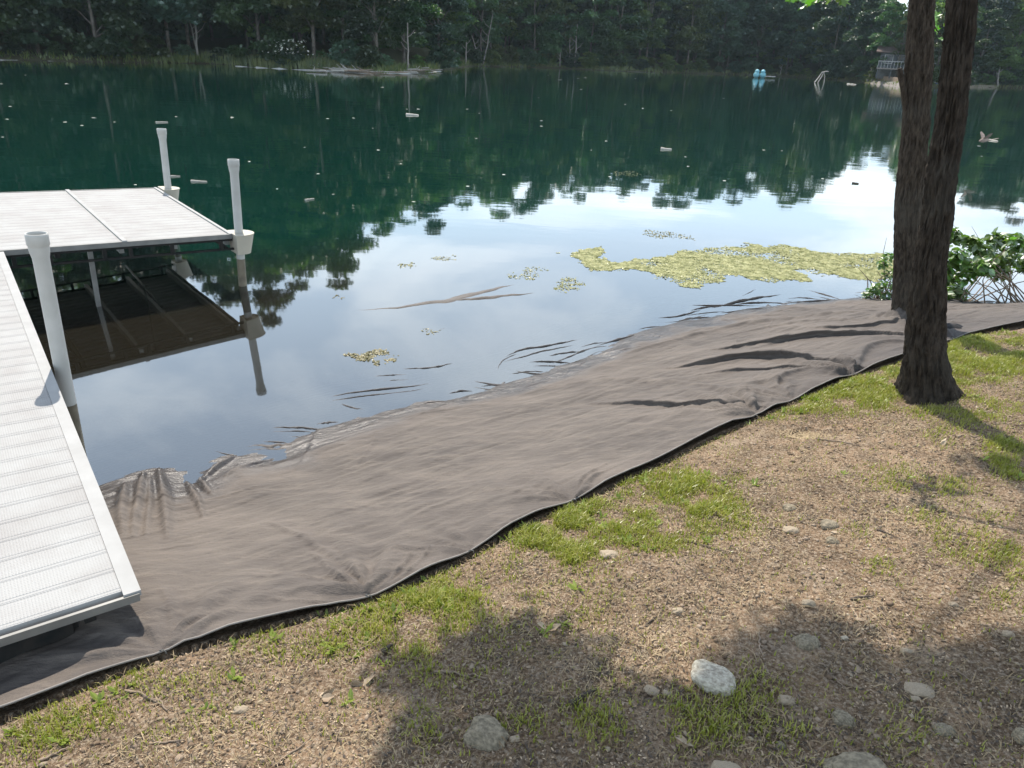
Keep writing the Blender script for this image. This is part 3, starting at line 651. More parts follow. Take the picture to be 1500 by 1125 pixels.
# dead stubs on the left of the slimmer trunk
mb = MB(); mb.tube([ony(1330, 165, yA), ony(1326, 150, yA-.02), ony(1323, 128, yA-.03), ony(1319, 110, yA-.03), ony(1318, 100, yA-.03)], [.035, .03, .026, .026, .018], 9); kid('dead_stub', mb.me('stub', M_barkA, True), tA)
mb = MB(); mb.tube([ony(1338, 106, yA), ony(1326, 103, yA-.03), ony(1328, 90, yA-.05), ony(1332, 75, yA-.03)], [.02, .014, .014, .006], 7); kid('dead_stub', mb.me('stub', M_barkA, True), tA)
# leaf shapes
def leaf_unit(lobed=False):
    if lobed:  # maple like outline, centre fan
        a = np.array([0, .25, .55, .85, 1.15, 1.55, 1.9, 2.3, 2.7, 3.0]); 
        ang = np.concatenate([a, -a[::-1][:-1]]); rad = np.array([1., .62, .55, .88, .5, .45, .72, .4, .42, .25]); rad = np.concatenate([rad, rad[::-1][:-1]])
        V = [(0, 0, 0)] + [(r_*math.sin(q)*.5, .35+r_*math.cos(q)*.5, .05*math.cos(3*q)) for q, r_ in zip(ang, rad)]
        n = len(V)-1; F = [[0, 1+i, 1+(i+1) % n] for i in range(n)]
        V[0] = (0, .35, -.02); return np.array(V), np.array(F)
    V = [(0, 0, 0), (.22, .25, .05), (.26, .55, .05), (0, 1, -.06), (-.26, .55, .05), (-.22, .25, .05), (0, .5, -.02)]
    return np.array(V), np.array([[0, 1, 6], [1, 2, 6], [2, 3, 6], [3, 4, 6], [4, 5, 6], [5, 0, 6]])
def rots(n, tilt=1.0, r=rng):
    """random rotation matrices: leaf y axis mostly horizontal, normal mostly up; tilt spreads it"""
    az = r.uniform(0, 2*np.pi, n); pi_ = r.normal(-.25, .45*tilt, n); ro = r.normal(0, .6*tilt, n)
    y = np.stack([np.cos(az)*np.cos(pi_), np.sin(az)*np.cos(pi_), np.sin(pi_)], -1)
    up = np.array([0, 0, 1.]); x = np.cross(y, up); x /= np.linalg.norm(x, axis=1)[:, None]; z = np.cross(x, y)
    x2 = x*np.cos(ro)[:, None]+z*np.sin(ro)[:, None]; z2 = np.cross(x2, y); return np.stack([x2, y, z2], 1)
def scatter_leaves(P, size, unit, tilt=1., R=None):
    n = len(P); U, UF = unit; R = rots(n, tilt) if R is None else R
    V = P[:, None] + np.einsum('ij,njk->nik', U, R)*np.asarray(size).reshape(-1, 1, 1)
    F = (np.arange(n)*len(U))[:, None, None] + UF[None]
    return V.reshape(-1, 3), F.reshape(-1, UF.shape[1])
ML = leaf_unit(True); OL = leaf_unit(False)
# boughs over the lawn, out of frame overhead: they cast the dappled shade
sd = np.array(sun_dir)
shade = [(650, 1020, 5.4), (710, 985, 5.3), (780, 950, 5.5), (860, 985, 5.6), (895, 1072, 5.5), (1010, 1095, 5.4), (700, 1075, 5.2), (830, 1090, 5.3), (1150, 1055, 5.8),
         (1172, 962, 6.), (1180, 930, 6.1), (1190, 1010, 6.), (1240, 1060, 6.1), (1130, 1090, 5.7), (1330, 1040, 6.3), (1400, 1010, 6.4), (1460, 1060, 6.4), (1390, 1090, 6.2), (1525, 695, 6.6),
         (1290, 1110, 6.), (930, 1110, 5.2), (1500, 1000, 6.6), (660, 1110, 5.), (1100, 1060, 5.8)]
cents = []
for px, py, hh in shade:
    g = at(px, py); t = hh/sd[2]; cents.append(g+sd*t)
cents = np.array(cents)
extra = np.array([(3.2, 5.5, 7.5), (4.4, 5.0, 8.), (2.4, 3.8, 8.6), (4.2, 7.5, 9.), (3.6, 6., 10.5), (2.8, 7.4, 10.), (5.3, 6.5, 9.), (4., 5., 11.), (5, 8, 11.), (4.6, 3.6, 7.6), (5.5, 4.6, 9)])
def bough(root, pts, foliage_n, spread):
    for c in [q+rng.normal(0, 1, 3)*np.array(spread)*(.9 if spread[0] < .3 else .3) for q in pts for _ in range(3 if spread[0] < .3 else 1)]:
        n = foliage_n; P = c + np.clip(rng.normal(0, 1, (n, 3)), -1.7, 1.7)*np.array(spread)
        V, F = scatter_leaves(P, rng.uniform(.07, .13, n), ML, 1.2); kid('leaf_spray', mesh_np('leaf_spray', V, F, M_leafy), root)
bough(tB, cents, 95, (.095, .085, .07)); bough(tA, extra, 260, (.6, .6, .4))
mb = MB(); starts = [np.array(cB[8])+lastd*h_ for h_ in (2.0, 2.8, 3.4)]
for i_, (grp, st_) in enumerate([(cents[:9], 0), (cents[9:19], 1), (cents[19:], 2)]):
    mid = grp.mean(0); st = starts[st_]; m2 = st*.5+mid*.5+np.array([0, 0, .3])
    mb = MB(); tt = np.linspace(0, 1, 12)[:, None]; mb.tube((1-tt)**2*st+2*tt*(1-tt)*m2+tt**2*mid, np.linspace(.07, .03, 12), 8)
    for c in grp:
        mb.tube([mid*.35+m2*.65*0+mid*.65, (mid+c)/2+[0, 0, .12], c], [.018, .012, .005], 5)
    kid('limb', mb.me('limb', M_barkB, True), tB)
for c in extra[::2]:
    st = np.array(cA[8]); mb = MB(); mb.tube([st, (st+c)/2+[0, 0, -.3], c], [.05, .035, .012], 7); kid('limb', mb.me('limb', M_barkA, True), tA)
# leaves that hang into the picture
lm = mesh_np('leaf', ML[0]*.13, ML[1], M_leafy)
def hang(root, pts, y, s=1., dy_=0):
    for px, py in pts:
        p = ony(px, py+dy_, y+random.uniform(-.15, .15)); o = obj('leaf', lm, root); o.matrix_parent_inverse = Matrix.Translation(-root.location)
        o.location = p; o.rotation_euler = (random.uniform(.5, 1.5), random.uniform(-.6, .6), random.uniform(-2.6, 2.6)); o.scale = [s*random.uniform(.8, 1.2)]*3
hang(tB, [(1165, -6), (1172, -2), (1180, -10), (1186, -5), (1195, -12), (1202, -6), (1212, -12), (1222, -4), (1230, -6), (1238, -14), (1176, 0), (1160, -4), (1168, -8), (1190, -2), (1216, -6), (1225, -12), (1170, -3), (1183, -5), (1206, -3), (1234, -5), (1196, -4)], 4.6, 1.15, 15)
hang(tA, [(1370, 38), (1374, 48), (1368, 44), (1378, 40), (1372, 54), (1383, 50), (1367, 52), (1388, 36), (1379, 60), (1392, 70), (1386, 62), (1374, 28), (1394, 56)], 7.2, .85)
mb = MB(); a0 = ony(1150, -60, 4.6); mb.tube([starts[0], (starts[0]+a0)/2+[0, 0, .5], a0, ony(1172, -14, 4.6)], [.03, .02, .01, .004], 6); mb.tube([a0, ony(1200, -25, 4.6), ony(1232, -14, 4.6)], [.008, .005, .003], 5)
kid('limb', mb.me('limb', M_barkB, True), tB)
mb = MB(); mb.tube([ony(1352, 10, yA), ony(1362, 26, 7.1), ony(1372, 44, 7.2), ony(1386, 60, 7.2)], [.012, .008, .005, .003], 5); kid('twig', mb.me('twig', M_barkA, True), tA)

# ------------------------------------------------------------------ shrub on the right bank
lf = mesh_np('leaf', OL[0]*.085*np.array([1.15, 1, 1]), OL[1], M_shrub)
def shrub(bases, cents_, nobj, nstuff, label, size=1.):
    root = tag(empty('leafy_shrub', tuple(bases[0])), label, 'shrub')
    C0 = np.array([c[:3] for c in cents_]); S0 = np.array([c[3] for c in cents_])
    P = []; 
    for i in range(nobj+nstuff):
        k_ = rng.integers(len(C0)); d = rng.normal(0, 1, 3); d /= np.linalg.norm(d); P.append(C0[k_]+d*S0[k_]*rng.uniform(.2, 1.)**.6*np.array([1, .8, .75]))
    P = np.array(P); P = P[np.argsort(P[:, 1])]                    # the nearest ones are objects
    R = rots(len(P), .9)
    for p, rm in zip(P[:nobj], R[:nobj]):
        o = obj('leaf', lf, root); s = size*random.uniform(.65, 1.3)
        o.matrix_parent_inverse = Matrix.Translation(-root.location)
        o.matrix_basis = Matrix.Translation(Vector(p)) @ Matrix(rm.T.tolist()).to_4x4() @ Matrix.Scale(s, 4)
    V, F = scatter_leaves(P[nobj:], size*.085*rng.uniform(.65, 1.3, nstuff), OL, .9, R[nobj:]); tag(kid('foliage', mesh_np('foliage', V, F, M_shrub), root), kind='stuff')
    for i in range(26):
        b = np.array(bases[rng.integers(len(bases))])+[rng.normal(0, .07), rng.normal(0, .05), -.03]; c = C0[rng.integers(len(C0))]+rng.normal(0, .12, 3)
        m_ = (b+c)/2+[rng.normal(0, .08), rng.normal(0, .05), .06]
        mb = MB(); mb.tube([b, (b+m_)/2+rng.normal(0, .015, 3), m_, (m_+c)/2+rng.normal(0, .02, 3), c], [.009, .008, .006, .004, .002], 5); kid('stem', mb.me('stem', M_wood, True), root)
def pz(px, py, y): return list(ony(px, py, y))
yS = 8.75
b_ = [onz(1470, 446), onz(1440, 446), onz(1400, 446), onz(1495, 448), onz(1510, 448)]
cs = [pz(x, y, yS+random.uniform(-.3, .4))+[r_] for x, y, r_ in [(1395, 345, .12), (1400, 375, .16), (1415, 395, .18), (1392, 410, .12), (1440, 365, .14), (1435, 390, .17), (1460, 350, .12), (1475, 375, .17), (1465, 398, .14), (1495, 355, .15), (1500, 385, .18),
      (1520, 360, .2), (1525, 390, .22), (1390, 430, .10), (1400, 425, .10), (1405, 440, .08), (1450, 380, .16), (1550, 380, .25), (1380, 390, .14), (1420, 350, .05), (1380, 435, .1)]]
shrub([list(q) for q in b_], cs, 300, 2200, 'leafy green shrub on the water edge right of the two trunks', 1.2)
b_ = [onz(1300, 438), onz(1290, 438)]
cs = [pz(x, y, 8.6+random.uniform(-.1, .2))+[r_] for x, y, r_ in [(1300, 375, .07), (1294, 385, .07), (1303, 400, .09), (1292, 418, .08), (1280, 425, .07), (1298, 432, .08), (1272, 432, .05), (1310, 420, .1), (1320, 400, .1)]]
shrub([list(q) for q in b_], cs, 110, 260, 'small pale leaved bush at the water edge left of the slim trunk', .8)
# rolled end of the fabric below the shrub
Q = chaikin(np.array([onz(x, y, .06) for x, y in [(1376, 444), (1392, 446), (1420, 448), (1450, 452), (1480, 455), (1512, 458)]]), 2)
mb = MB(); mb.tube(Q, .055+.012*np.sin(np.arange(len(Q))*1.3), 12); 
M_black = simple('black fabric', (.016, .016, .017), (.03, .028, .028), 20., .8, .01, 18.)
tag(obj('fabric_roll', mb.me('fabric_roll', M_black, True)), 'long black rolled edge of fabric lying below the green shrub', 'fabric roll')
# bundled fold of fabric behind the thick trunk
c = at(1390, 490); mb = MB(); n1, n2 = 26, 18; th = np.linspace(0, 2*np.pi, n1, endpoint=False); ph = np.linspace(.02, np.pi/2, n2)
V = np.array([[c[0]+.16*math.sin(p)*math.cos(t)*(1+.12*math.sin(4*t)), c[1]+.10*math.sin(p)*math.sin(t), c[2]-.02+.13*math.cos(p)*(1+.15*math.sin(5*t)*math.sin(p))] for p in ph for t in th])
i = np.arange(n2-1)[:, None]*n1; j = np.arange(n1)[None, :]; F = np.stack([i+j, i+n1+j, i+n1+(j+1) % n1, i+(j+1) % n1], -1).reshape(-1, 4)
mb.add(V, F); o = obj('bunched_fold', mb.me('bunched_fold', M_black, True), tarp)

# ------------------------------------------------------------------ floating algae
def poly_in(px, py, P):
    r = np.zeros(px.shape, bool); n = len(P)
    for i in range(n):
        x1, y1 = P[i]; x2, y2 = P[(i+1) % n]; c = ((y1 > py) != (y2 > py)) & (px < (x2-x1)*(py-y1)/(y2-y1+1e-9)+x1); r ^= c
    return r
def hexleaf():
    a = np.linspace(0, 2*np.pi, 6, endpoint=False); return np.column_stack([np.cos(a)*np.array([1, .7, .9, 1., .6, .85]), np.sin(a), .15*np.cos(2*a)]), np.array([[0, 1, 2, 3], [0, 3, 4, 5]])
HX = hexleaf()
def mat_of_algae(name, poly, n, label, dens=.5, size=(.012, .03), kind=None, cat='algae mat'):
    P = np.array(poly, float); W_ = onz(P[:, 0], P[:, 1]); x0, y0 = W_[:, :2].min(0)-.1; x1, y1 = W_[:, :2].max(0)+.1
    pts = np.column_stack([rng.uniform(x0, x1, n*6), rng.uniform(y0, y1, n*6), np.zeros(n*6)]); pts_s = pts.copy()
    pts_s[:, :2] += .26*np.column_stack([fbm(pts[:, 0]*4, pts[:, 1]*4, 1., 3), fbm(pts[:, 0]*4, pts[:, 1]*4, 9., 3)])
    pts_s[:, :2] += .09*np.column_stack([fbm(pts[:, 0]*15, pts[:, 1]*15, 2., 2), fbm(pts[:, 0]*15, pts[:, 1]*15, 6., 2)])+rng.normal(0, .02, (len(pts), 2))
    px, py = proj(pts_s); ok = poly_in(px, py, P) & (fbm(pts[:, 0]*2.6, pts[:, 1]*2.6, 4., 4)+.30*rng.normal(size=len(pts)) > -dens)
    pts = pts[ok][:n]; pts[:, 2] = rng.uniform(.001, .004, len(pts))
    c = pts.mean(0); V, F = scatter_leaves(pts-c*[1, 1, 0], rng.uniform(*size, len(pts)), HX, .22)
    tag(obj(name, mesh_np(name, V, F, M_algae), None, (c[0], c[1], 0)), label, cat, None, kind)
mat_of_algae('algae_mat', [(825, 372), (870, 362), (880, 382), (920, 384), (990, 372), (1040, 364), (1100, 358), (1160, 362), (1230, 372), (1310, 372), (1330, 405), (1250, 408), (1180, 398), (1170, 410), (1110, 408), (1060, 402), (1030, 425), (985, 416), (940, 396), (880, 394)],
             62000, 'broad yellow green mat of floating algae stretching towards the right shore', .06, (.0055, .017), 'stuff')
for poly, n, lab in [([(508, 518), (530, 514), (566, 516), (566, 526), (540, 531), (512, 528)], 420, 'small cream clump of algae floating closest to the fabric'),
                     ([(820, 408), (845, 406), (858, 418), (845, 426), (822, 424)], 260, 'round yellow algae clump left of the broad mat'),
                     ([(750, 400), (790, 392), (800, 397), (775, 406), (757, 406)], 150, 'narrow faint algae streak between the round clump and the dock'),
                     ([(575, 388), (605, 384), (610, 391), (580, 394)], 90, 'thin pale algae streak right of the reflected trees'),
                     ([(640, 377), (668, 375), (666, 383), (645, 383)], 70, 'tiny dull algae streak behind the muddy shallow hump'),
                     ([(945, 338), (1000, 342), (1015, 350), (975, 350), (950, 344)], 300, 'grey green algae streak behind the broad mat'),
                     ([(490, 433), (508, 433), (508, 440), (492, 440)], 50, 'tiny algae spot left of the muddy hump'),
                     ([(900, 250), (935, 253), (938, 258), (905, 257)], 120, 'pale algae streak at the top of the sky reflection'),
                     ([(624, 478), (642, 480), (640, 486), (628, 484)], 24, 'few algae flakes above the cream clump')]:
    mat_of_algae('algae_patch', poly, int(n*1.1), lab, 1.0, (.006, .015), 'stuff')
# ------------------------------------------------------------------ pale bits drifting on the lake
bits = [(37, 110), (98, 123), (138, 173), (168, 179), (95, 179), (120, 184), (10, 175), (15, 156), (4, 201), (2, 123), (340, 172), (339, 173), (258, 171), (446, 216), (365, 237), (480, 174), (466, 255), (488, 285), (454, 292), (406, 277), (345, 325),
        (518, 173), (546, 188), (554, 220), (560, 128), (596, 160), (613, 160), (684, 160), (702, 166), (698, 203), (789, 143), (793, 177), (793, 185), (820, 117), (803, 110), (847, 115), (857, 114), (851, 131), (916, 153), (942, 159), (983, 162), (931, 115), (888, 207), (866, 220),
        (1004, 230), (1008, 244), (1145, 221), (1119, 220), (1434, 214), (1438, 229), (685, 273), (606, 296), (587, 240), (738, 256), (893, 259), (1061, 265), (1205, 262), (198, 271), (1060, 144), (1380, 330), (1436, 314)]
M_ = [mesh_np('bit', HX[0]*[1, .7, .25]*.5+[0, 0, .03], HX[1], M_foam), mesh_np('bit', OL[0]*[1.3, 1, 1]+[0, -.5, .06], OL[1], M_foam)]
for x, y in bits:
    p = onz(x, y); d = np.linalg.norm(p-Cv); o = obj('floating_leaf', random.choice(M_)); o.location = (p[0], p[1], .004); s = d*.0030*random.uniform(.7, 1.5)
    o.scale = (s*1.2, s*1.6, s*.8); o.rotation_euler[2] = random.uniform(0, 6)
    tag(o, 'small pale leaf drifting on the dark green open water', 'leaf', 'pale leaves drifting on the lake')
def log(name, px0, px1, z, r, m, label, cat, group=None, bend=.0, y=None):
    a = onz(*px0, z) if y is None else ony(*px0, y); b = onz(*px1, z) if y is None else ony(*px1, y); a = np.array(a); b = np.array(b)
    t = np.linspace(0, 1, 7)[:, None]; Ln = np.linalg.norm(b-a); P = a*(1-t)+b*t + rng.normal(0, .02*Ln, (7, 3))*np.sin(np.pi*t)*[1, 1, .6]
    c = P[0].copy(); mb = MB(); mb.tube(P-c, np.linspace(r, r*.55, 7), 7)
    return tag(obj(name, mb.me(name, m, True), None, tuple(c)), label, cat, group)
for q0, q1, r, lab in [((595, 168), (613, 169), .07, 'white floating stick in the middle of the dark water'), ((968, 218), (984, 219), .05, 'white floating stick left of the sky reflection'), ((280, 265), (303, 266), .025, 'pale floating stick beyond the near post'),
                   ((447, 293), (460, 291), .02, 'short pale floating stick right of the near post'), ((1241, 123), (1254, 124), .12, 'white floating plank in front of the far beach'), ((250, 258), (264, 258), .02, 'short pale floating stick beside the far post'),
                   ((1449, 205), (1462, 207), .045, 'pale floating stick under the flying bird'), ((1248, 268), (1258, 269), .03, 'small dark floating stick in the bright sky reflection'), ((228, 179), (246, 179), .03, 'pale speck of floating wood left of the far post')]:  # the pale piece below the bird imitates its reflection on the water
    log('floating_stick', q0, q1, .01, r, M_palebark if 'dark' not in lab[:12] else M_woodd, lab, 'stick')
# bird skimming the lake on the right
p = onz(1440, 206, 0.)*.72 + Cv*.28; M_bird = simple('bird plumage', (.16, .12, .10), (.28, .22, .18), 8., .8)
bd = tag(empty('flying_bird', tuple(p)), 'small brown bird flying low over the water right of the trunks', 'bird'); 
S_ = .0030*np.linalg.norm(p-Cv)
mb = MB(); t = np.linspace(0, 1, 11); mb.tube(np.column_stack([(t-.35)*5, 0*t, .6*np.sin(t*2.4)-.3])*S_, S_*np.array([.05, .35, .62, .8, .9, .85, .7, .5, .35, .2, .06]), 12); obj('body', mb.me('body', M_bird, True), bd)
for s in (1, -1):
    V = np.array([(-.6, 0, .3), (.9, 0, .3), (1.3, s*1.6, 1.8), (.6, s*3., 3.), (-.2, s*2.4, 2.6), (-.5, s*1.2, 1.5), (.3, s*.6, 1.)])*S_
    V = np.vstack([V, V+[0, 0, .12*S_]]); F = [[6, 0, 1], [6, 1, 2], [6, 2, 3], [6, 3, 4], [6, 4, 5], [6, 5, 0]]; obj('wing', mesh_np('wing', V, np.array(F+[[a+7, c+7, b+7] for a, b, c in F]), M_bird), bd)
V = np.array([(2.4, -.15, .3), (2.4, .15, .3), (6.2, .35, .9), (6.2, -.35, .9)])*S_; V = np.vstack([V, V+[0, 0, .1*S_]])
obj('tail', mesh_np('tail', V, np.array([[0, 1, 2, 3], [7, 6, 5, 4], [0, 4, 5, 1], [1, 5, 6, 2], [2, 6, 7, 3], [3, 7, 4, 0]]), M_bird), bd)
bd.rotation_euler[2] = .15

# ------------------------------------------------------------------ stones, sticks, soil
def rock_mesh(name, seed, m, n=34):
    th = np.linspace(0, 2*np.pi, n*2, endpoint=False); ph = np.linspace(0, np.pi, n); PH, TH = np.meshgrid(ph, th, indexing='ij')
    D = np.stack([np.sin(PH)*np.cos(TH), np.sin(PH)*np.sin(TH), np.cos(PH)], -1)
    sup = (np.abs(D)**2.5).sum(-1)**(-1/2.5)
    r = sup*(1+.30*fbm(D[..., 0]*1.5+seed, D[..., 1]*1.5, D[..., 2]*1.5, 3)-.10*np.abs(fbm(D[..., 0]*4+seed, D[..., 1]*4, D[..., 2]*4, 4)))
    V = (D*r[..., None]).reshape(-1, 3); k_ = 2*n; i = np.arange(n-1)[:, None]*k_; j = np.arange(k_)[None, :]
    F = np.stack([i+j, i+k_+j, i+k_+(j+1) % k_, i+(j+1) % k_], -1).reshape(-1, 4); return mesh_np(name, V, F, m, True)
RM = [rock_mesh('stone', 3.1*i, m) for i, m in enumerate([M_rock, M_rockg, M_rockg, M_peb2, M_rock])]
rocks = [(1043, 984, 66, 50, 0, 'large pale granite stone with a rounded top lying on bare soil'), (712, 1068, 62, 36, 1, 'grey stone half sunk in the shaded soil left of the middle'), (1262, 1120, 78, 34, 2, 'grey green stone cut off by the bottom edge of the photo'),
         (1237, 1040, 30, 24, 1, 'grey stone in the shade right of the large pale stone'), (1183, 934, 34, 22, 2, 'dull stone at the upper tip of the shade patch'), (1065, 1121, 38, 22, 3, 'tan stone at the bottom edge below the large pale stone'),
         (1350, 1003, 36, 12, 3, 'thin pale slab stone on sunlit soil at the right'), (893, 808, 30, 14, 3, 'flat tan stone below the bright green grass'), (1160, 770, 22, 10, 3, 'flat pale stone in the middle of the bare soil'),
         (1215, 765, 24, 10, 1, 'flat grey stone right of the pale flat one'), (1186, 878, 18, 11, 3, 'small pale stone above the shade patch'), (1220, 787, 18, 10, 1, 'small dark stone right of the flat pale stone'),
         (1153, 1020, 22, 14, 3, 'small pale stone shaded between the two grey ones'), (1385, 1062, 26, 14, 2, 'small grey stone shaded at the lower right'), (754, 1082, 14, 9, 3, 'tiny pale stone beside the half sunk grey stone'),
         (352, 1038, 18, 9, 3, 'small flat tan stone in the left dry grass'), (1500, 1072, 24, 24, 1, 'grey stone at the right edge of the photo'), (955, 1014, 22, 9, 3, 'small pale chip stone left of the large pale stone'), (977, 1018, 14, 10, 3, 'tiny round stone touching the large pale stone side'),
         (1145, 1084, 14, 12, 1, 'small dark grey stone near the bottom edge'), (992, 896, 16, 8, 3, 'small pale stone on bare soil above the large one'), (1157, 740, 20, 8, 1, 'narrow stone in the upper bare soil'), (1343, 1018, 12, 8, 3, 'tiny pale stone below the thin slab'), (1330, 950, 14, 7, 3, 'little stone on sunlit soil above the slab'),
         (1118, 862, 9, 6, 3, 'very small pebble left of the twig'), (1238, 930, 10, 8, 0, 'white pebble on the sunlit soil'), (1397, 883, 12, 7, 3, 'pale pebble in the right sunlit soil'), (1475, 932, 14, 8, 3, 'pale pebble near the right edge')]
for px, py, w_, h_, k_, lab in rocks:
    p = at(px, py+h_*.3); d = np.linalg.norm(p-Cv); s = w_*d/FPX/2; o = obj('stone', RM[k_]); sz = min(s*.9, h_*d/FPX/1.4)
    o.location = (p[0], p[1], gz(p[0], p[1])-sz*.12); o.scale = (s*.95, max(s*.72, sz*.7), sz*.85); o.rotation_euler = (random.uniform(-.1, .1), random.uniform(-.1, .1), random.uniform(-.35, .35)); tag(o, lab, 'stone')
twigs = [((190, 1012), (250, 1046), .005, 0, 'pale thin twig in the left dry grass near the fabric'), ((640, 984), (712, 997), .005, 0, 'straight brown twig at the upper edge of the shade'), ((500, 925), (548, 948), .004, 0, 'twig lying left of the forked stick'),
         ((510, 965), (563, 922), .004, 0, 'slanting dark twig crossing another near the fabric'), ((836, 1032), (874, 1014), .009, 1, 'thick dark stick lying in the shade'), ((60, 1118), (102, 1100), .005, 0, 'pale bare twig at the lower left corner'),
         ((1246, 878), (1280, 874), .006, 1, 'short dark stick on the sunlit right soil'), ((945, 918), (962, 905), .004, 1, 'short twig above the large stone'), ((228, 1095), (272, 1092), .004, 0, 'thin twig flat on the ground at lower left'),
         ((400, 1122), (445, 1088), .004, 0, 'long slanting twig at the bottom left of the shade'), ((890, 1030), (897, 1066), .004, 0, 'upright leaning straw stick in the shade'), ((1200, 970), (1240, 1005), .004, 0, 'thin dark twig across the shade patch tip'),
         ((1290, 912), (1308, 938), .003, 0, 'small straw twig on sunlit soil'), ((1400, 985), (1425, 1000), .004, 0, 'thin twig near the right shade'), ((1195, 645), (1262, 655), .004, 0, 'pale twig right of the straw hollow'), ((1000, 790), (1060, 808), .004, 1, 'thin dark root end right of the bright grass'),
         ((1285, 775), (1315, 785), .004, 1, 'thin bent twig on the upper right soil'), ((1110, 925), (1118, 965), .004, 0, 'pale curved twig right of the large stone'), ((560, 955), (575, 945), .010, 1, 'short chunky dark bark piece in the weeds'), ((1460, 990), (1500, 1002), .004, 0, 'pale long twig at the right edge')]
for q0, q1, r, k_, lab in twigs:
    a, b = at(*q0), at(*q1); t = np.linspace(0, 1, 9)[:, None]; P = a*(1-t)+b*t; Ln = np.linalg.norm(b-a)
    P[:, :2] += rng.normal(0, .03*Ln, (9, 2)); P[:, 2] = [gz(x, y)+r*1.2 for x, y in P[:, :2]]; P = chaikin(P, 1); c = P[0].copy()
    mb = MB(); mb.tube(P-c, np.linspace(r, r*.5, len(P)), 6)
    if Ln > .12:
        m_ = P[len(P)//2]-c; mb.tube([m_, m_+(P[-1]-P[0])*.18+[.03, -.02, .008], m_+(P[-1]-P[0])*.28+[.06, -.03, .012]], [r*.5, r*.4, r*.25], 5)
    tag(obj('twig', mb.me('twig', M_woodd if k_ else M_wood, True), None, tuple(c)), lab, 'twig')
# curled dead leaves
dl = simple('dead leaf', (.42, .34, .24), (.26, .17, .10), 14., .7)
for px, py, s, lab in [(475, 1020, .035, 'pale curled dead leaf in the left dry grass'), (538, 1000, .04, 'crumpled brown dead leaf left of the shade'), (1375, 655, .03, 'curled dead leaf on the soil right of the hollow'), (1070, 760, .02, 'little dead leaf right of the bright grass'),
                       (1228, 778, .022, 'dead leaf beside the small dark stone'), (1255, 905, .022, 'tan dead leaf on the sunlit right soil'), (805, 925, .035, 'yellowing leaf lying in the middle soil'), (1020, 1095, .04, 'pale crumpled leaf in the bottom shade')]:
    g = at(px, py); V, F = scatter_leaves(np.zeros((3, 3))+rng.normal(0, s*.3, (3, 3))*[1, 1, .2], np.full(3, s*1.6), OL, 1.2); V[:, 2] += 5*((V[:, 0])**2)+.006
    tag(obj('dead_leaf', mesh_np('dead_leaf', V, F, dl), None, (g[0], g[1], gz(g[0], g[1]))), lab, 'dead leaf')
# loose ground cover --------------------------------------------------
def ground_pts(n, x0=-2.2, x1=4.6, y0=.9, y1=6.3, near=True):
    x = rng.uniform(x0, x1, n); 
    y = rng.uniform(y0, y1, n)
    z, dW, dE, inW, ab = base_h(x, y); px, py = proj(np.column_stack([x, y, z]))
    ok = ab & (px > -60) & (px < 1560) & (py < 1190) & (dE > .012); return x[ok], y[ok], dE[ok], px[ok], py[ok]
ico = np.array([(0, 0, 1), (.89, 0, .45), (.28, .85, .45), (-.72, .53, .45), (-.72, -.53, .45), (.28, -.85, .45), (.72, .53, -.45), (-.28, .85, -.45), (-.89, 0, -.45), (-.28, -.85, -.45), (.72, -.53, -.45), (0, 0, -1)])
icf = np.array([(0, 1, 2), (0, 2, 3), (0, 3, 4), (0, 4, 5), (0, 5, 1), (1, 6, 2), (2, 7, 3), (3, 8, 4), (4, 9, 5), (5, 10, 1), (2, 6, 7), (3, 7, 8), (4, 8, 9), (5, 9, 10), (1, 10, 6), (11, 7, 6), (11, 8, 7), (11, 9, 8), (11, 10, 9), (11, 6, 10)])
def pebbles(name, n, smin, smax, m, label, cat, thr):
    x, y, dE, px, py = ground_pts(n*4); k_ = (fbm(x*1.8, y*1.8, thr*9, 4)+.4*rng.normal(size=len(x)) > thr); x, y = x[k_][:n], y[k_][:n]; n = len(x)
    s = smin+(smax-smin)*rng.random(n)**3.5; z = ground_h(x, y)+s*.25
    R = rots(n, 1.); J = ico[None]*(1+.3*rng.normal(size=(n, 12, 1)))*s[:, None, None]*np.stack([rng.uniform(.7, 1.4, n), rng.uniform(.6, 1.1, n), rng.uniform(.35, .7, n)], -1)[:, None]
    az = rng.uniform(0, 6.28, n); c, s_ = np.cos(az)[:, None], np.sin(az)[:, None]; V = np.stack([J[..., 0]*c-J[..., 1]*s_, J[..., 0]*s_+J[..., 1]*c, J[..., 2]], -1)+np.stack([x, y, z], -1)[:, None]
    F = (np.arange(n)*12)[:, None, None]+icf[None]; tag(obj(name, mesh_np(name, V.reshape(-1, 3), F.reshape(-1, 3), m, True)), label, cat, None, 'stuff')
pebbles('gravel', 10000, .002, .011, M_peb, 'brown gravel and grit strewn over the bare soil', 'gravel', -.1)
pebbles('pale_gravel', 2600, .002, .011, M_peb2, 'pale grit and pebbles strewn over the bare soil', 'gravel', .05)
pebbles('soil_crumbs', 15000, .002, .012, M_dirtclod, 'dark crumbs of loose soil', 'soil', -.1)
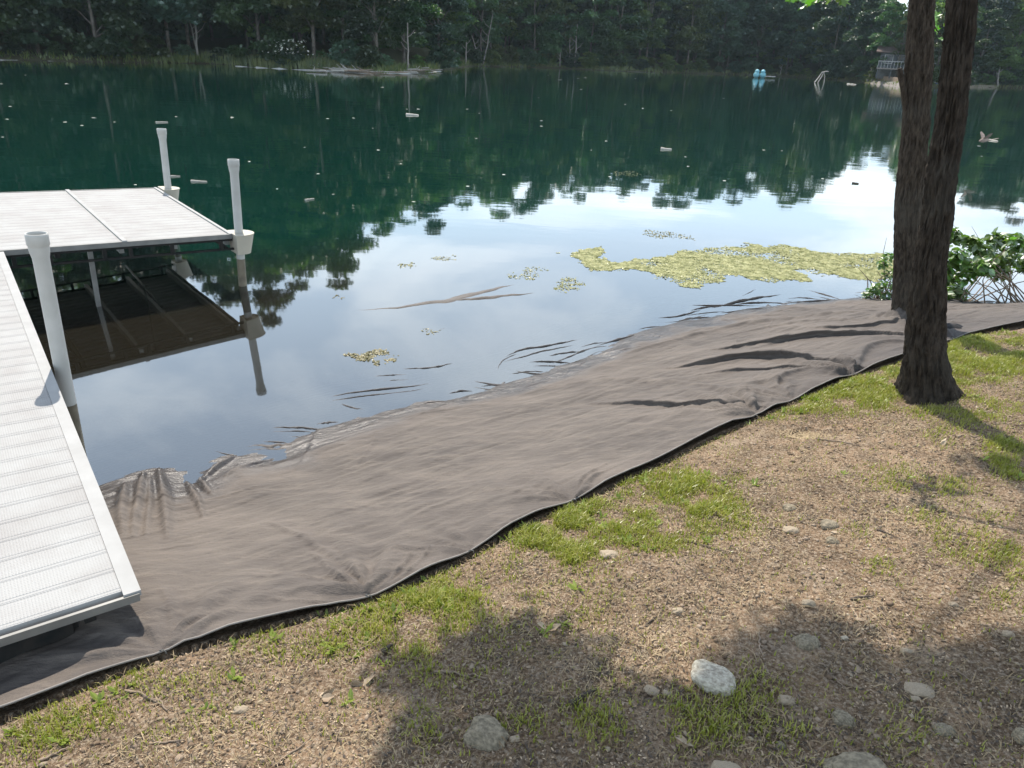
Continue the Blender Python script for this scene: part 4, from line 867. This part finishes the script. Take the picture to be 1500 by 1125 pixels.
# straw, bark chips
def chips(name, n, l0, l1, w0, m, label, thr, up=.25):
    x, y, dE, px, py = ground_pts(n*3); k_ = (fbm(x*2.1, y*2.1, 20+thr, 4)+.20*rng.normal(size=len(x)) > thr); x, y = x[k_][:n], y[k_][:n]; n = len(x)
    z = ground_h(x, y)+.003; ln = rng.uniform(l0, l1, n)*rng.uniform(.5, 1, n); az = rng.uniform(0, 6.28, n); pt = np.abs(rng.normal(0, up, n))
    d = np.stack([np.cos(az)*np.cos(pt), np.sin(az)*np.cos(pt), np.sin(pt)], -1); sdv = np.stack([-np.sin(az), np.cos(az), .4*rng.normal(size=n)], -1)*(w0*rng.uniform(.5, 1.4, n))[:, None]
    c = np.stack([x, y, z], -1); e = c+d*ln[:, None]; mid = (c+e)/2+np.stack([0*x, 0*x, ln*.08], -1)
    V = np.stack([c-sdv*.6, c+sdv*.6, mid+sdv, mid-sdv, e+sdv*.2, e-sdv*.2], 1); F = (np.arange(n)*6)[:, None, None]+np.array([[0, 1, 2, 3], [3, 2, 4, 5]])[None]
    tag(obj(name, mesh_np(name, V.reshape(-1, 3), F.reshape(-1, 4), m)), label, 'litter', None, 'stuff')
chips('dry_straw', 23000, .015, .055, .0014, M_dry, 'dry straw and dead grass stems matted on the soil', -.04, .5)
chips('wood_chips', 22000, .005, .015, .0024, simple('pale chips', (.50, .38, .255), (.27, .185, .115), 11., .8), 'pale wood chips and leaf scraps scattered on the soil', -.02, .3)
chips('dark_litter', 22000, .007, .024, .0032, M_woodd, 'dark bark litter scattered on the soil', .0, .15)
hx, hy = HOL; n = 260; x = hx-.05+rng.normal(0, .06, n); y = hy+rng.normal(0, .03, n); az = rng.normal(.9, .7, n); ln = rng.uniform(.03, .09, n)
c = np.stack([x, y, ground_h(x, y)+.006+.01*rng.random(n)], -1); d = np.stack([np.cos(az), np.sin(az), .15*rng.normal(size=n)], -1)*ln[:, None]; sdv = np.stack([-np.sin(az), np.cos(az), 0*az], -1)*.0018
V = np.stack([c-sdv, c+sdv, c+d+sdv, c+d-sdv], 1); tag(obj('straw_heap', mesh_np('straw_heap', V.reshape(-1, 3), (np.arange(n)*4)[:, None]+np.arange(4)[None], M_dry)), 'little heap of straw in the hollow left of the thick trunk', 'straw', None, 'stuff')
# grass
patches = [(930, 745, 150, 52, 1.), (830, 790, 90, 42, 1.), (1010, 715, 70, 38, .6), (975, 775, 60, 30, .45), (770, 800, 60, 40, .6), (1450, 520, 100, 34, 1.), (1400, 548, 60, 24, .7), (1250, 585, 100, 22, .55), (1150, 606, 60, 14, .4), (1300, 560, 70, 24, .7), (1420, 600, 90, 24, .35),
           (1475, 660, 34, 20, .8), (1475, 690, 30, 18, .5), (1360, 725, 70, 26, .32), (1290, 700, 60, 20, .2), (1280, 842, 34, 24, .35), (1410, 775, 70, 40, .28), (1470, 830, 50, 60, .25), (600, 900, 70, 50, .45), (660, 870, 60, 30, .5), (640, 960, 60, 40, .35), (520, 925, 60, 30, .5), (250, 1000, 90, 26, .55),
           (420, 950, 80, 24, .45), (100, 1065, 130, 36, .6), (40, 1090, 80, 40, .5), (300, 1060, 80, 40, .16), (1080, 1030, 90, 50, .42), (1010, 1060, 60, 40, .3), (880, 1045, 50, 45, .35), (765, 1080, 40, 36, .4), (610, 1070, 30, 40, .35), (1330, 1090, 50, 34, .35), (1180, 1080, 60, 40, .25), (720, 900, 90, 50, .22), (480, 1030, 100, 50, .12), (820, 880, 80, 40, .15), (1390, 640, 40, 20, .2), (1250, 775, 30, 16, .2)]
def gdens(px, py, dE, x, y):
    d = .045-.03*np.clip((px-880)/150, 0, 1)*(py < 980)+.22*np.exp(-dE/.07)*(.5+.8*np.clip(fbm(x*2.5, y*2.5, 2., 3)+.2, 0, 1))
    for cx_, cy_, rx, ry, a in patches: d = d + a*np.exp(-(((px-cx_)/rx)**2+((py-cy_)/ry)**2)**1.6)
    return d*np.clip(.6+1.8*fbm(x*6, y*6, 8., 4), .05, 1.5)*np.clip((px-330)/260, .45, 1)
def blades(name, n, h0, h1, wd, m, label, green=True):
    x, y, dE, px, py = ground_pts(n*16 if green else n*4)
    if green: k_ = rng.random(len(x)) < gdens(px, py, dE, x, y)
    else: k_ = (rng.random(len(x)) < .6+.5*fbm(x*2, y*2, 31., 3))
    x, y = x[k_][:n], y[k_][:n]; dd = np.clip(gdens(px[k_][:n], py[k_][:n], dE[k_][:n], x, y), 0, 1.2); n = len(x); print(name, n)
    z = ground_h(x, y)-.002; hh = rng.uniform(h0, h1, n)*(.55+.5*dd if green else 1); az = rng.uniform(0, 6.28, n); ben = rng.uniform(.15, 1.1, n) if green else rng.uniform(.8, 2.4, n)
    c = np.stack([x, y, z], -1); dr = np.stack([np.cos(az), np.sin(az), 0*az], -1); sdv = np.stack([-np.sin(az), np.cos(az), 0*az], -1)*(wd*rng.uniform(.6, 1.4, n))[:, None]
    up = np.array([0, 0, 1.]); m1 = c+up*hh[:, None]*.55+dr*(hh*ben*.18)[:, None]; e = c+up*(hh*(1-.25*np.minimum(ben, 2)))[:, None]+dr*(hh*ben*.65)[:, None]
    V = np.stack([c-sdv, c+sdv, m1+sdv*.8, m1-sdv*.8, e], 1).reshape(-1, 3); b = (np.arange(n)*5)
    tag(obj(name, mesh_np(name, V, [b[:, None]+np.array([0, 1, 2, 3]), b[:, None]+np.array([3, 2, 4])], m)), label, 'grass', None, 'stuff')
blades('green_grass', 70000, .014, .060, .0021, M_grass, 'bright green grass growing in patches along the fabric edge and on the soil')
blades('dry_grass', 26000, .010, .045, .0012, M_dry, 'low dry grass blades between the soil patches', False)
# broad leaved weeds
x, y, dE, px, py = ground_pts(90000); g_ = gdens(px, py, dE, x, y)*np.clip(1.3*np.exp(-dE/.25)+.10, 0, 1); k_ = rng.random(len(x)) < g_*.12; x, y = x[k_][:700], y[k_][:700]; n = len(x)
nl = 6; X2 = np.repeat(x, nl)+rng.normal(0, .006, n*nl); Y2 = np.repeat(y, nl)+rng.normal(0, .006, n*nl); Pw = np.stack([X2, Y2, ground_h(X2, Y2)+.004], -1)
az = rng.uniform(0, 6.28, n*nl); pt = rng.uniform(.1, .9, n*nl); yv = np.stack([np.cos(az)*np.cos(pt), np.sin(az)*np.cos(pt), np.sin(pt)], -1); xv = np.stack([-np.sin(az), np.cos(az), 0*az], -1); R = np.stack([xv, yv, np.cross(xv, yv)], 1)
V, F = scatter_leaves(Pw, np.repeat(rng.uniform(.018, .05, n), nl)*rng.uniform(.7, 1.2, n*nl), (OL[0]*[.75, 1, 1], OL[1]), 1., R)
tag(obj('broadleaf_weeds', mesh_np('broadleaf_weeds', V, F, M_weed)), 'small broad leaved weeds along the fabric edge', 'weeds', None, 'stuff')
# specks of litter on the fabric

# ------------------------------------------------------------------ far shore
def crown_mesh(name, seed, m, nleaf=13000, h=16., rad=4.6, low=.02, leaf=.30):
    r = np.random.default_rng(seed); nl = 42
    zc_ = r.uniform(low, 1, nl); wdt = np.sin(np.pi*np.clip(zc_*.80+.16, 0, 1))**.6
    az = r.uniform(0, 2*np.pi, nl); rr = rad*wdt*np.sqrt(r.uniform(.05, 1, nl))*.85
    C_ = np.column_stack([rr*np.cos(az), rr*np.sin(az), zc_*h]); S = rad*r.uniform(.20, .38, nl)*(.6+.5*wdt)
    k = r.choice(nl, nleaf, p=S**2/np.sum(S**2)); d = r.normal(size=(nleaf, 3)); d /= np.linalg.norm(d, axis=1)[:, None]; d[:, 2] = np.abs(d[:, 2])*.9-.25*(r.random(nleaf) < .3)
    P = C_[k] + d*(S[k]*r.uniform(.45, 1.08, nleaf))[:, None]*[1, 1, .72]
    s = leaf*r.uniform(.5, 1.25, nleaf); R = rots(nleaf, 1.1, r)
    U = np.array([(-.5, -.35, 0), (.45, -.5, .1), (.5, .4, 0), (-.35, .55, .12)])
    V = P[:, None]+np.einsum('ij,njk->nik', U, R)*s[:, None, None]
    return mesh_np(name, V.reshape(-1, 3), (np.arange(nleaf)*4)[:, None]+np.arange(4)[None], m), C_
crowns = [crown_mesh('crown', 100+i, M_farleaf[i % 3]) for i in range(6)]
def far_trunk(name, seed, C_):
    r = np.random.default_rng(seed); mb = MB(); P = np.array([(0, 0, -1.), (0, 0, 0), (.1*r.normal(), .1*r.normal(), 4), (.25*r.normal(), .25*r.normal(), 8), (.3*r.normal(), .3*r.normal(), 14)]); mb.tube(P, [.24, .20, .16, .12, .04], 8)
    for k in range(8):
        c = C_[r.integers(len(C_))]; z0 = max(1.5, c[2]*.6); st = np.array([0, 0, z0]); mb.tube([st, (st+c)/2+[0, 0, .3], c], [.07, .05, .02], 5)
    return mb.me(name, M_farbark, True)
ftr = [far_trunk('trunk', 40+i, crowns[i][1]) for i in range(6)]
# undergrowth bushes
bushm = [crown_mesh('foliage', 300+i, M_farleaf[(i+1) % 3], 3200, 2.4, 1.7, .05, .20) for i in range(4)]
elev_t = np.radians([-50, -34, -24.7, -19.8, -16, -13, -8.8, -1.2, 4.6, 12.5, 20, 23, 24.4, 25.6, 27, 32.6, 45])
elev_v = np.radians([16.5, 16.5, 17.2, 17.6, 15.0, 12.3, 11.6, 10.3, 8.9, 8.8, 8.0, 7.2, 4.6, 4.6, 6.8, 7.4, 8.5])
def far_xy(az, off): d = float(fard(az))+off; return d*math.sin(az), d*math.cos(az), d
regions = [(-17, 'left of the driftwood'), (-9, 'behind the driftwood'), (8, 'in the middle of the far shore'), (21, 'left of the far beach'), (99, 'around the far house on the right')]
def region(az):
    a = math.degrees(az); return next(t for l_, t in regions if a < l_)
house_az = math.radians(26.4)
ntree = 0; TR = {}
ORD = 'first second third fourth fifth sixth seventh eighth ninth tenth eleventh twelfth thirteenth fourteenth fifteenth sixteenth seventeenth eighteenth nineteenth twentieth'.split()
def ordw(i): return ORD[i] if i < 20 else f"{['twenty', 'thirty', 'forty', 'fifty'][(i+1)//10-2]} {ORD[(i+1)%10-1] if (i+1)%10 else 'even'}"
for row, (off, step_m, fac, lowz) in enumerate([(3.0, 5.6, .86, .0), (8.5, 5.4, .97, 1.2), (15, 6.0, 1.02, 2.6), (23, 7.0, .98, 2.0), (33, 8., .95, 2.0)]):
    az = math.radians(-48)
    while az < math.radians(44):
        D = float(fard(az))+off; j = random.uniform(-.35, .35)*step_m/D; o_ = off+random.uniform(-1.3, 1.8)
        x, y, d = far_xy(az+j, o_); adeg = math.degrees(az+j)
        e = float(np.interp(az+j, elev_t, elev_v)); Ht = (d*math.tan(e)-CAM_H)*random.uniform(.82, 1.06)*fac
        az += step_m/D*random.uniform(.75, 1.3)
        if 24.2 < adeg < 27.3 and row < 3: continue
        if 24.6 < adeg < 27.2: 
            if row < 4: continue
        k = random.randrange(6); s = max(Ht, 5)/16.; wsc = min(max(s*random.uniform(.85, 1.2), .7), 1.45)
        z0 = float(far_h(np.array([x]), np.array([y]))[0])
        root = empty('broadleaf_tree', (x, y, z0)); root.rotation_euler[2] = random.uniform(0, 6.28)
        kind = ['tall dark', 'full mid green', 'bluish green'][k % 3]; where = ['standing at the waterline', 'in the second row', 'deep in the wood', 'deep in the wood', 'deep in the wood'][row]
        if row < 3 and -34.3 < adeg < 33.2: TR.setdefault(row, []).append((adeg, root, kind))
        tag(root, f'{kind} broadleaf tree {where} {region(az)}', 'tree', f'broadleaf trees {where} {region(az)}')
        tr_ = obj('trunk', ftr[k], root); tr_.scale = (1, 1, s)
        c_ = obj('crown', crowns[k][0], root, (0, 0, lowz*random.uniform(.3, 1.2)+(.3 if row else -.2))); c_.scale = (wsc, wsc, s*.97)
        ntree += 1
for a_deg, off, Ht, k in ((25.35, 9., 9.5, 1), (24.5, 6., 12., 0), (27.6, 5., 13., 4)):
    x, y, d = far_xy(math.radians(a_deg), off); root = empty('broadleaf_tree', (x, y, float(far_h(np.array([x]), np.array([y]))[0]))); TR[0].append((a_deg, root, ['tall dark', 'full mid green', 'bluish green'][k % 3])); root['category'] = 'tree'; root['group'] = 'broadleaf trees standing at the waterline around the far house on the right'
    obj('trunk', ftr[k], root).scale = (1, 1, Ht/16); c_ = obj('crown', crowns[k][0], root, (0, 0, 1.8)); c_.scale = (.42, .42, Ht/16*.8) if k == 1 else (.7, .7, Ht/16*.9)
for row, lst in TR.items():
    for i_, (a, root, kind) in enumerate(sorted(lst, key=lambda q: q[0])):
        root['label'] = f"{kind} tree, {ordw(i_)} from the left in the {['waterline', 'second', 'third'][row]} row across the lake"
BU = []
az = math.radians(-46)
while az < math.radians(42):
    adeg = math.degrees(az); D = float(fard(az)); k = random.randrange(4)
    skip = 24.6 < adeg < 27.4
    if not skip:
        off = random.uniform(.6, 3.5); x, y, d = far_xy(az, off); z0 = float(far_h(np.array([x]), np.array([y]))[0]); s = random.uniform(.45, 1.15)
        o = obj('waterside_bush', bushm[k][0]); o.location = (x, y, z0-.1); o.scale = (s*1.15, s*1.15, s); o.rotation_euler[2] = random.uniform(0, 6.28)
        tag(o, f'low rounded bush growing at the far waterline {region(az)}', 'bush', f'bushes along the far shore {region(az)}')
        if -34.3 < adeg < 33.2: BU.append((adeg, o))
    az += random.uniform(1.6, 3.8)/D
for i_, (a, o) in enumerate(sorted(BU, key=lambda q: q[0])): o['label'] = f'low rounded bush, {ordw(i_)} from the left along the far waterline'
# far-off wood closing the view behind the rows
V = []; n = 44000; azs = rng.uniform(math.radians(-50), math.radians(46), n); ofs = rng.uniform(26, 48, n); dd = fard(azs)+ofs
keep = ~((np.degrees(azs) > 23.6) & (np.degrees(azs) < 26.3) & (rng.random(n) < .8)); azs, dd = azs[keep], dd[keep]; n = len(azs)
hz = rng.uniform(0, 1, n)**1.5*np.maximum((dd*np.tan(np.interp(azs, elev_t, elev_v))-CAM_H)*.8, 4); x, y = dd*np.sin(azs), dd*np.cos(azs)
P = np.column_stack([x, y, far_h(x, y)+hz]); R = rots(n, 1.2); U = np.array([(-.5, -.35, 0), (.45, -.5, .1), (.5, .4, 0), (-.35, .55, .12)])*1.5
Vv = P[:, None]+np.einsum('ij,njk->nik', U, R); tag(obj('distant_wood', mesh_np('distant_wood', Vv.reshape(-1, 3), (np.arange(n)*4)[:, None]+np.arange(4)[None], M_farleaf[0])), 'dense wood reading as one dark mass behind the far trees', 'wood', None, 'stuff')
# reeds and grass along the far bank
n = 15000; azs = rng.uniform(math.radians(-42), math.radians(40), n); w_ = np.interp(np.degrees(azs), [-42, -26, -24, -14, -8, 8, 12, 40], [.15, .25, 1, 1, .7, .6, .25, .3]); keep = rng.random(n) < w_; azs = azs[keep]; n = len(azs)
of = rng.uniform(-.3, 2.6, n); dd = fard(azs)+of; x, y = dd*np.sin(azs), dd*np.cos(azs); z = far_h(x, y); hh = rng.uniform(.3, 1.15, n)*np.interp(np.degrees(azs), [-26, -22, -14, -8, 40], [.5, 1.1, 1.1, .7, .5])
c = np.column_stack([x, y, z-.05]); sdv = np.column_stack([rng.uniform(.015, .05, n), rng.normal(0, .01, n), 0*x]); e = c+np.column_stack([rng.normal(0, .18, n), rng.normal(0, .15, n), hh])
V = np.stack([c-sdv, c+sdv, (c+e)/2+sdv*.8+[0, 0, .05], (c+e)/2-sdv*.8+[0, 0, .05], e], 1).reshape(-1, 3); b = np.arange(n)*5
tag(obj('shore_reeds', mesh_np('shore_reeds', V, [b[:, None]+np.array([0, 1, 2, 3]), b[:, None]+np.array([3, 2, 4])], M_reed)), 'yellow green reeds and tall grass along the far waterline', 'reeds', None, 'stuff')
# pale standing dead stems
def stem(p0, p1, w_, label, cat='dead tree', off=1.0, m=None):
    azp = lambda q: math.atan2(*ray(*q)[:2]); a0 = azp(p0); x, y, d = far_xy(a0, off); P0 = np.array([x, y, float(far_h(np.array([x]), np.array([y]))[0])-.1])
    P1 = ony(p1[0], p1[1], y); t = np.linspace(0, 1, 8)[:, None]; P = P0*(1-t)+P1*t+rng.normal(0, .06, (8, 3))*np.sin(np.pi*t); r = w_*d/FPX/2
    mb = MB(); mb.tube(P-P0, np.linspace(r, r*.45, 8), 6); Ln = np.linalg.norm(P1-P0)
    root = tag(empty('dead_tree', tuple(P0)), label, cat); obj('trunk', mb.me('trunk', m or M_stem, True), root)
    for i_ in range(3):
        q = P[3+i_]-P0; mb = MB(); s = random.choice((-1, 1)); mb.tube([q, q+np.array([s*.10, 0, .07])*Ln, q+np.array([s*.16, .02, .17])*Ln], [r*.4, r*.28, r*.12], 5); obj('branch', mb.me('branch', m or M_stem, True), root)
for p0, p1, w_, lab in [((597, 76), (597, 33), 3.2, 'straight pale dead trunk behind the driftwood'), ((682, 86), (683, 52), 2.8, 'short upright pale stem in the middle reeds'), ((708, 84), (722, 20), 2.2, 'tall pale stem curving right in the middle reeds'),
                        ((706, 82), (691, 52), 2., 'pale stem leaning left against the tall one'), ((660, 80), (680, 0), 2., 'thin long trunk slanting right behind the reeds'), ((290, 88), (282, -10), 3., 'thin pale trunk rising from the left shore'), ((293, 90), (274, 20), 1.8, 'thinner stem beside the left pale trunk'),
                        ((821, 84), (822, 70), 2., 'short grey stub right of the middle'), ((842, 87), (846, 35), 2., 'thin grey trunk right of the middle'), ((835, 86), (835, 55), 1.6, 'very thin grey stem right of the middle'), ((1272, 112), (1278, 99), 2.6, 'short leaning pale stub left of the far beach'),
                        ((648, 78), (650, 50), 1.6, 'small thin stem left of the slanting trunk'), ((1462, 124), (1464, 98), 2.6, 'pale post like trunk on the right far bank'), ((1427, 122), (1428, 100), 2.4, 'brown stem right of the thick trunk on the far bank'), ((1144, 102), (1147, 90), 1.3, 'tiny leaning twig right of the light blue float')]:
    stem(p0, p1, w_, lab)
# collapsed branch frame at the right waterline
root = tag(empty('fallen_branch', tuple(onz(1200, 121))), 'fallen bare branch propped like a tripod at the far waterline', 'fallen branch'); c0 = np.array(root.location)
for q0, q1 in [((1193, 121), (1204, 106)), ((1198, 121), (1207, 105)), ((1207, 121), (1207, 105)), ((1204, 106), (1214, 105))]:
    mb = MB(); a = onz(q0[0], q0[1]) if q0[1] > 110 else ony(q0[0], q0[1], c0[1]); b = ony(q1[0], q1[1], c0[1]); mb.tube([a-c0, (a+b)/2-c0+[.1, 0, .1], b-c0], [.08, .07, .04], 6); obj('branch', mb.me('branch', M_palebark, True), root)
# driftwood spit on the left
def strip(name, pts, wpx, m, label, cat, z=.05, n=14):
    P = chaikin(np.array([onz(*q) for q in pts]), 2); d = P/np.linalg.norm(P, axis=1)[:, None]; wv = np.interp(np.linspace(0, 1, len(P)), np.linspace(0, 1, len(wpx)), wpx)
    rows = []; 
    for t in np.linspace(-1, 1, 7): rows.append(P+d*(t*wv)[:, None]*[1, 1, 0]+np.array([0, 0, 1.])*(z*(1-t*t)*(1+2.2*fbm(P[:, 0]*.9, P[:, 1]*.9+t, 3., 3))-.04)[:, None])
    V = np.concatenate(rows); k_ = len(P); i = np.arange(6)[:, None]*k_; j = np.arange(k_-1)[None]; F = np.stack([i+j, i+j+1, i+k_+j+1, i+k_+j], -1).reshape(-1, 4)
    return obj(name, mesh_np(name, V, F, m, True))
M_sand = simple('bleached mud', (.62, .60, .55), (.36, .35, .30), .9, .9)
tag(strip('mud_spit', [(375, 99), (430, 102), (480, 104), (560, 108), (620, 106), (650, 104)], [.1, .2, 1., 3.6, 3.6, .6], M_sand, '', '', .07), kind='structure')
tag(strip('mud_bar', [(650, 96), (720, 97), (800, 99), (890, 103), (960, 107)], [.3, .5, .6, .5, .2], simple('dull mud', (.20, .20, .15), (.12, .13, .09), .9, .9), '', ''), kind='structure')
for q in ([(0, 88), (30, 88)], [(58, 89), (95, 90)], [(180, 93), (210, 94)], [(345, 97), (378, 99)]):
    tag(strip('mud_bar', q, [.2, .45, .2], M_sand, '', ''), kind='structure')
for i_ in range(64):
    cx_ = random.uniform(478, 632); cy_ = 105.5+random.uniform(-1.8, 2.2)-(abs(cx_-560)/90)*1.2; p = onz(cx_, cy_); Ln = random.uniform(1.2, 4.5); a = random.uniform(-.5, .5)+(math.pi if random.random() < .5 else 0); tl = random.uniform(-.02, .10)
    dr = np.array([math.cos(a), math.sin(a)*.9, tl]); t = np.linspace(0, 1, 6)[:, None]; P = dr*Ln*t+rng.normal(0, .05*Ln, (6, 3))*[1, 1, .4]*np.sin(np.pi*t)+[0, 0, .12]; mb = MB(); r = random.uniform(.045, .11)
    mb.tube(P, np.linspace(r, r*.35, 6), 6); q = P[3]; mb.tube([q, q+[random.uniform(-.7, .7), .2, random.uniform(.1, .6)]], [r*.5, r*.2], 5)
    tag(obj('driftwood_branch', mb.me('driftwood', M_palebark if random.random() < .6 else M_wood, True), None, (p[0], p[1], 0)), 'bleached driftwood branch tangled in the pile on the left mud spit', 'driftwood', 'driftwood branches piled on the mud spit')
# bush with white blossom on the left
p = far_xy(math.atan2(*ray(425, 90)[:2]), .8); root = tag(empty('flowering_bush', (p[0], p[1], .1)), 'bush with white blossom in the yellow reeds at the left far shore', 'bush')
o = obj('foliage', bushm[1][0], root); o.scale = (.9, .9, .95)
n = 130; V, F = scatter_leaves(np.column_stack([rng.normal(0, .9, n), rng.normal(-.6, .5, n), rng.uniform(1.2, 2.6, n)]), rng.uniform(.06, .13, n), HX, 1.); obj('blossom', mesh_np('blossom', V, F, M_foam), root)
# light blue float
pb = onz(1112, 114); root = tag(empty('swim_float', (pb[0], pb[1], 0)), 'light blue inflatable float of round chambers on the far water', 'float'); M_blue = simple('light blue vinyl', (.14, .36, .42), (.18, .42, .48), 3., .35)
for dx, dz, s in ((-.55, .45, .5), (.55, .45, .5), (-.5, .95, .38), (.5, .95, .38)):
    mb = MB(); t = np.linspace(0.02, np.pi-.02, 12); mb.tube(np.column_stack([0*t, -np.cos(t)*s*1.3, 0*t]), np.sin(t)*s, 14); o = obj('chamber', mb.me('chamber', M_blue, True), root, (dx, 0, dz))
mb = MB(); mb.box((1.9, 0, .28), 1.5, .7, .14); obj('paddle_board', mb.me('paddle_board', simple('grey board', (.3, .3, .28), (.2, .2, .2))), root)
# the far beach, lawn and house
hx_, hy_, hd = far_xy(house_az, 14)
ang = house_az; ca, sa = math.cos(ang), math.sin(ang)
def hl(u, dpt, z): # u to the right, dpt away from the lake
    return np.array([hx_+u*ca+dpt*sa, hy_-u*sa+dpt*ca, z])
gz0 = float(far_h(np.array([hx_]), np.array([hy_]))[0])
Hax = np.array([[ca, -sa, 0], [sa, ca, 0], [0, 0, 1.]])
M_siding = simple('grey siding', (.07, .075, .08), (.05, .056, .06), 1., .8); M_roof = simple('brown shingles', (.12, .082, .07), (.09, .064, .055), 1.5, .85); M_glass = simple('dark window glass', (.02, .025, .03), (.04, .045, .05), 1., .12)
hs = tag(empty('lake_house', tuple(hl(0, 0, gz0))), 'grey lake house with a brown gable roof and a raised deck behind the slim trunk', 'house')
def hp(name, c, sx, sy, sz, m, parent=None, ax=None):
    mb = MB(); mb.box(np.array(c)-hl(0, 0, gz0), sx, sy, sz, Hax if ax is None else ax); return obj(name, mb.me(name, m), parent or hs)
fl = gz0+1.25
wl_ = hp('wall', hl(-1.5, 4, fl+1.2), 8, 7, 2.4, M_siding); hp('foundation', hl(-1.5, 4, gz0+.4), 7.8, 6.8, 1.6, simple('block foundation', (.09, .09, .085), (.07, .07, .07)))
for u in (-4.2, -2.2, .2):
    f_ = hp('window', hl(u, .47, fl+1.3), 1.3, .08, 1.3, M_trim); g2 = hp('pane', hl(u, .42, fl+1.3), 1.1, .05, 1.1, M_glass)
    g2.parent = f_
dkk = hp('deck_floor', hl(-1.5, -1.4, fl-.1), 8, 3.4, .18, simple('deck boards', (.17, .15, .13), (.13, .11, .10)))
for u in np.linspace(-5.3, 2.3, 5): hp('deck_post', hl(u, -2.9, gz0+.5), .16, .16, 1.4, M_siding)
hp('railing', hl(-1.5, -3.05, fl+.95), 8, .08, .08, M_trim); 
for u in np.linspace(-5.4, 2.4, 18): hp('baluster', hl(u, -3.05, fl+.45), .05, .05, 1.0, M_trim)
# roof: two slopes + gable ends
V = []; 
for u in (-6.2, 3.2):
    for dp, z in ((-.3, fl+2.35), (4, fl+3.9), (8.3, fl+2.35), (8.3, fl+2.2), (4, fl+3.75), (-.3, fl+2.2)): V.append(hl(u, dp, z)-hl(0, 0, gz0))
F4 = [[0, 1, 7, 6], [1, 2, 8, 7], [2, 3, 9, 8], [3, 4, 10, 9], [4, 5, 11, 10], [5, 0, 6, 11], [0, 5, 4, 1], [1, 4, 3, 2], [6, 7, 10, 11], [7, 8, 9, 10]]
rf = obj('roof', mesh_np('roof', V, np.array(F4), M_roof), hs)
V = [hl(u, dp, z)-hl(0, 0, gz0) for u in (-5.45, 2.45) for dp, z in ((.55, fl+2.41), (7.45, fl+2.41), (4, fl+3.6))]; obj('gable', mesh_np('gable', V, np.array([[0, 1, 2], [3, 5, 4]]), M_siding), hs)
# beach, retaining edge, lawn
def patch(name, azs_, o0, o1, m, lift_, nn=24):
    a = np.radians(np.linspace(azs_[0], azs_[1], nn)); V = []; 
    for o_ in np.linspace(o0, o1, 8):
        d = fard(a)+o_; x, y = d*np.sin(a), d*np.cos(a); V.append(np.column_stack([x, y, far_h(x, y)+lift_+.02*fbm(x, y, 1., 2)]))
    V = np.concatenate(V); i = np.arange(7)[:, None]*nn; j = np.arange(nn-1)[None]; F = np.stack([i+j, i+j+1, i+nn+j+1, i+nn+j], -1).reshape(-1, 4); return tag(obj(name, mesh_np(name, V, F, m, True)), kind='structure')
patch('beach', (23.9, 26.6), -.6, 4.2, simple('beach sand', (.19, .17, .155), (.14, .125, .115), 1., .9), .05)
patch('lawn', (22.8, 28.6), 4.3, 13, simple('mown lawn', (.13, .20, .05), (.10, .155, .04), 2., .9), .06)
patch('sand_strip', (28.2, 31.2), -.8, 1.2, simple('tan sand', (.30, .25, .18), (.22, .18, .13), 1., .9), .05)
a0 = math.radians(24.1); a1 = math.radians(26.5); q = [np.array(far_xy(a, 4.4)[:2]+(0,)) for a in np.linspace(a0, a1, 8)]
wlr = tag(empty('retaining_wall', (float(q[0][0]), float(q[0][1]), .55)), 'low timber retaining wall between the far beach and the lawn', 'wall')
for i_ in range(7):
    for lv in range(3):
        a, b = q[i_]-q[0], q[i_+1]-q[0]; d = b-a; Ln = np.linalg.norm(d); d /= Ln; mb = MB(); mb.box((a+b)/2+[0, 0, .1+.22*lv], Ln*.985, .2, .21, np.array([d, [-d[1], d[0], 0], [0, 0, 1.]])); obj('timber', mb.me('timber', M_wood), wlr)
# rowing boat
pb = onz(1370, 127); rb = tag(empty('rowing_boat', (pb[0], pb[1], 0)), 'small blue and white boat moored at the far bank between the trunks', 'boat')
t = np.linspace(0, 1, 13); V = []
for u in t:
    wv = 1.0*math.sin(math.pi*(.15+.85*u))**.55*.75
    for s_, z in ((-1, .55+.25*(1-u)**2), (-.75, .05), (0, -.08), (.75, .05), (1, .55+.25*(1-u)**2)): V.append(((u-.5)*4.2, s_*wv, z))
V = np.array(V); i = np.arange(12)[:, None]*5; j = np.arange(4)[None]; F = np.stack([i+j, i+j+1, i+5+j+1, i+5+j], -1).reshape(-1, 4)
obj('hull', mesh_np('hull', V, F, simple('blue hull', (.05, .09, .28), (.06, .11, .32)), True), rb)
for x_ in (-.9, .5): mb = MB(); mb.box((x_, 0, .42), .35, 1.25, .06); obj('seat', mb.me('seat', M_trim), rb)
mb = MB(); mb.tube(V.reshape(13, 5, 3)[:, 0], .05, 6); mb.tube(V.reshape(13, 5, 3)[:, 4], .05, 6); obj('gunwale', mb.me('gunwale', M_trim), rb)
# ------------------------------------------------------------------ haze over the lake
if HAZE:
    m, nt = mat('lake haze'); vs = N(nt, 'ShaderNodeVolumePrincipled'); vs.inputs['Color'].default_value = (.72, .92, 1, 1); vs.inputs['Density'].default_value = HAZE; vs.inputs['Anisotropy'].default_value = .25
    o = N(nt, 'ShaderNodeOutputMaterial'); L(nt, vs.outputs[0], o.inputs['Volume'])
    mb = MB(); mb.box((0, 130, 18), 760, 480, 46); tag(obj('haze', mb.me('haze', m)), kind='stuff')
print('trees', ntree, 'objects', len(bpy.data.objects))
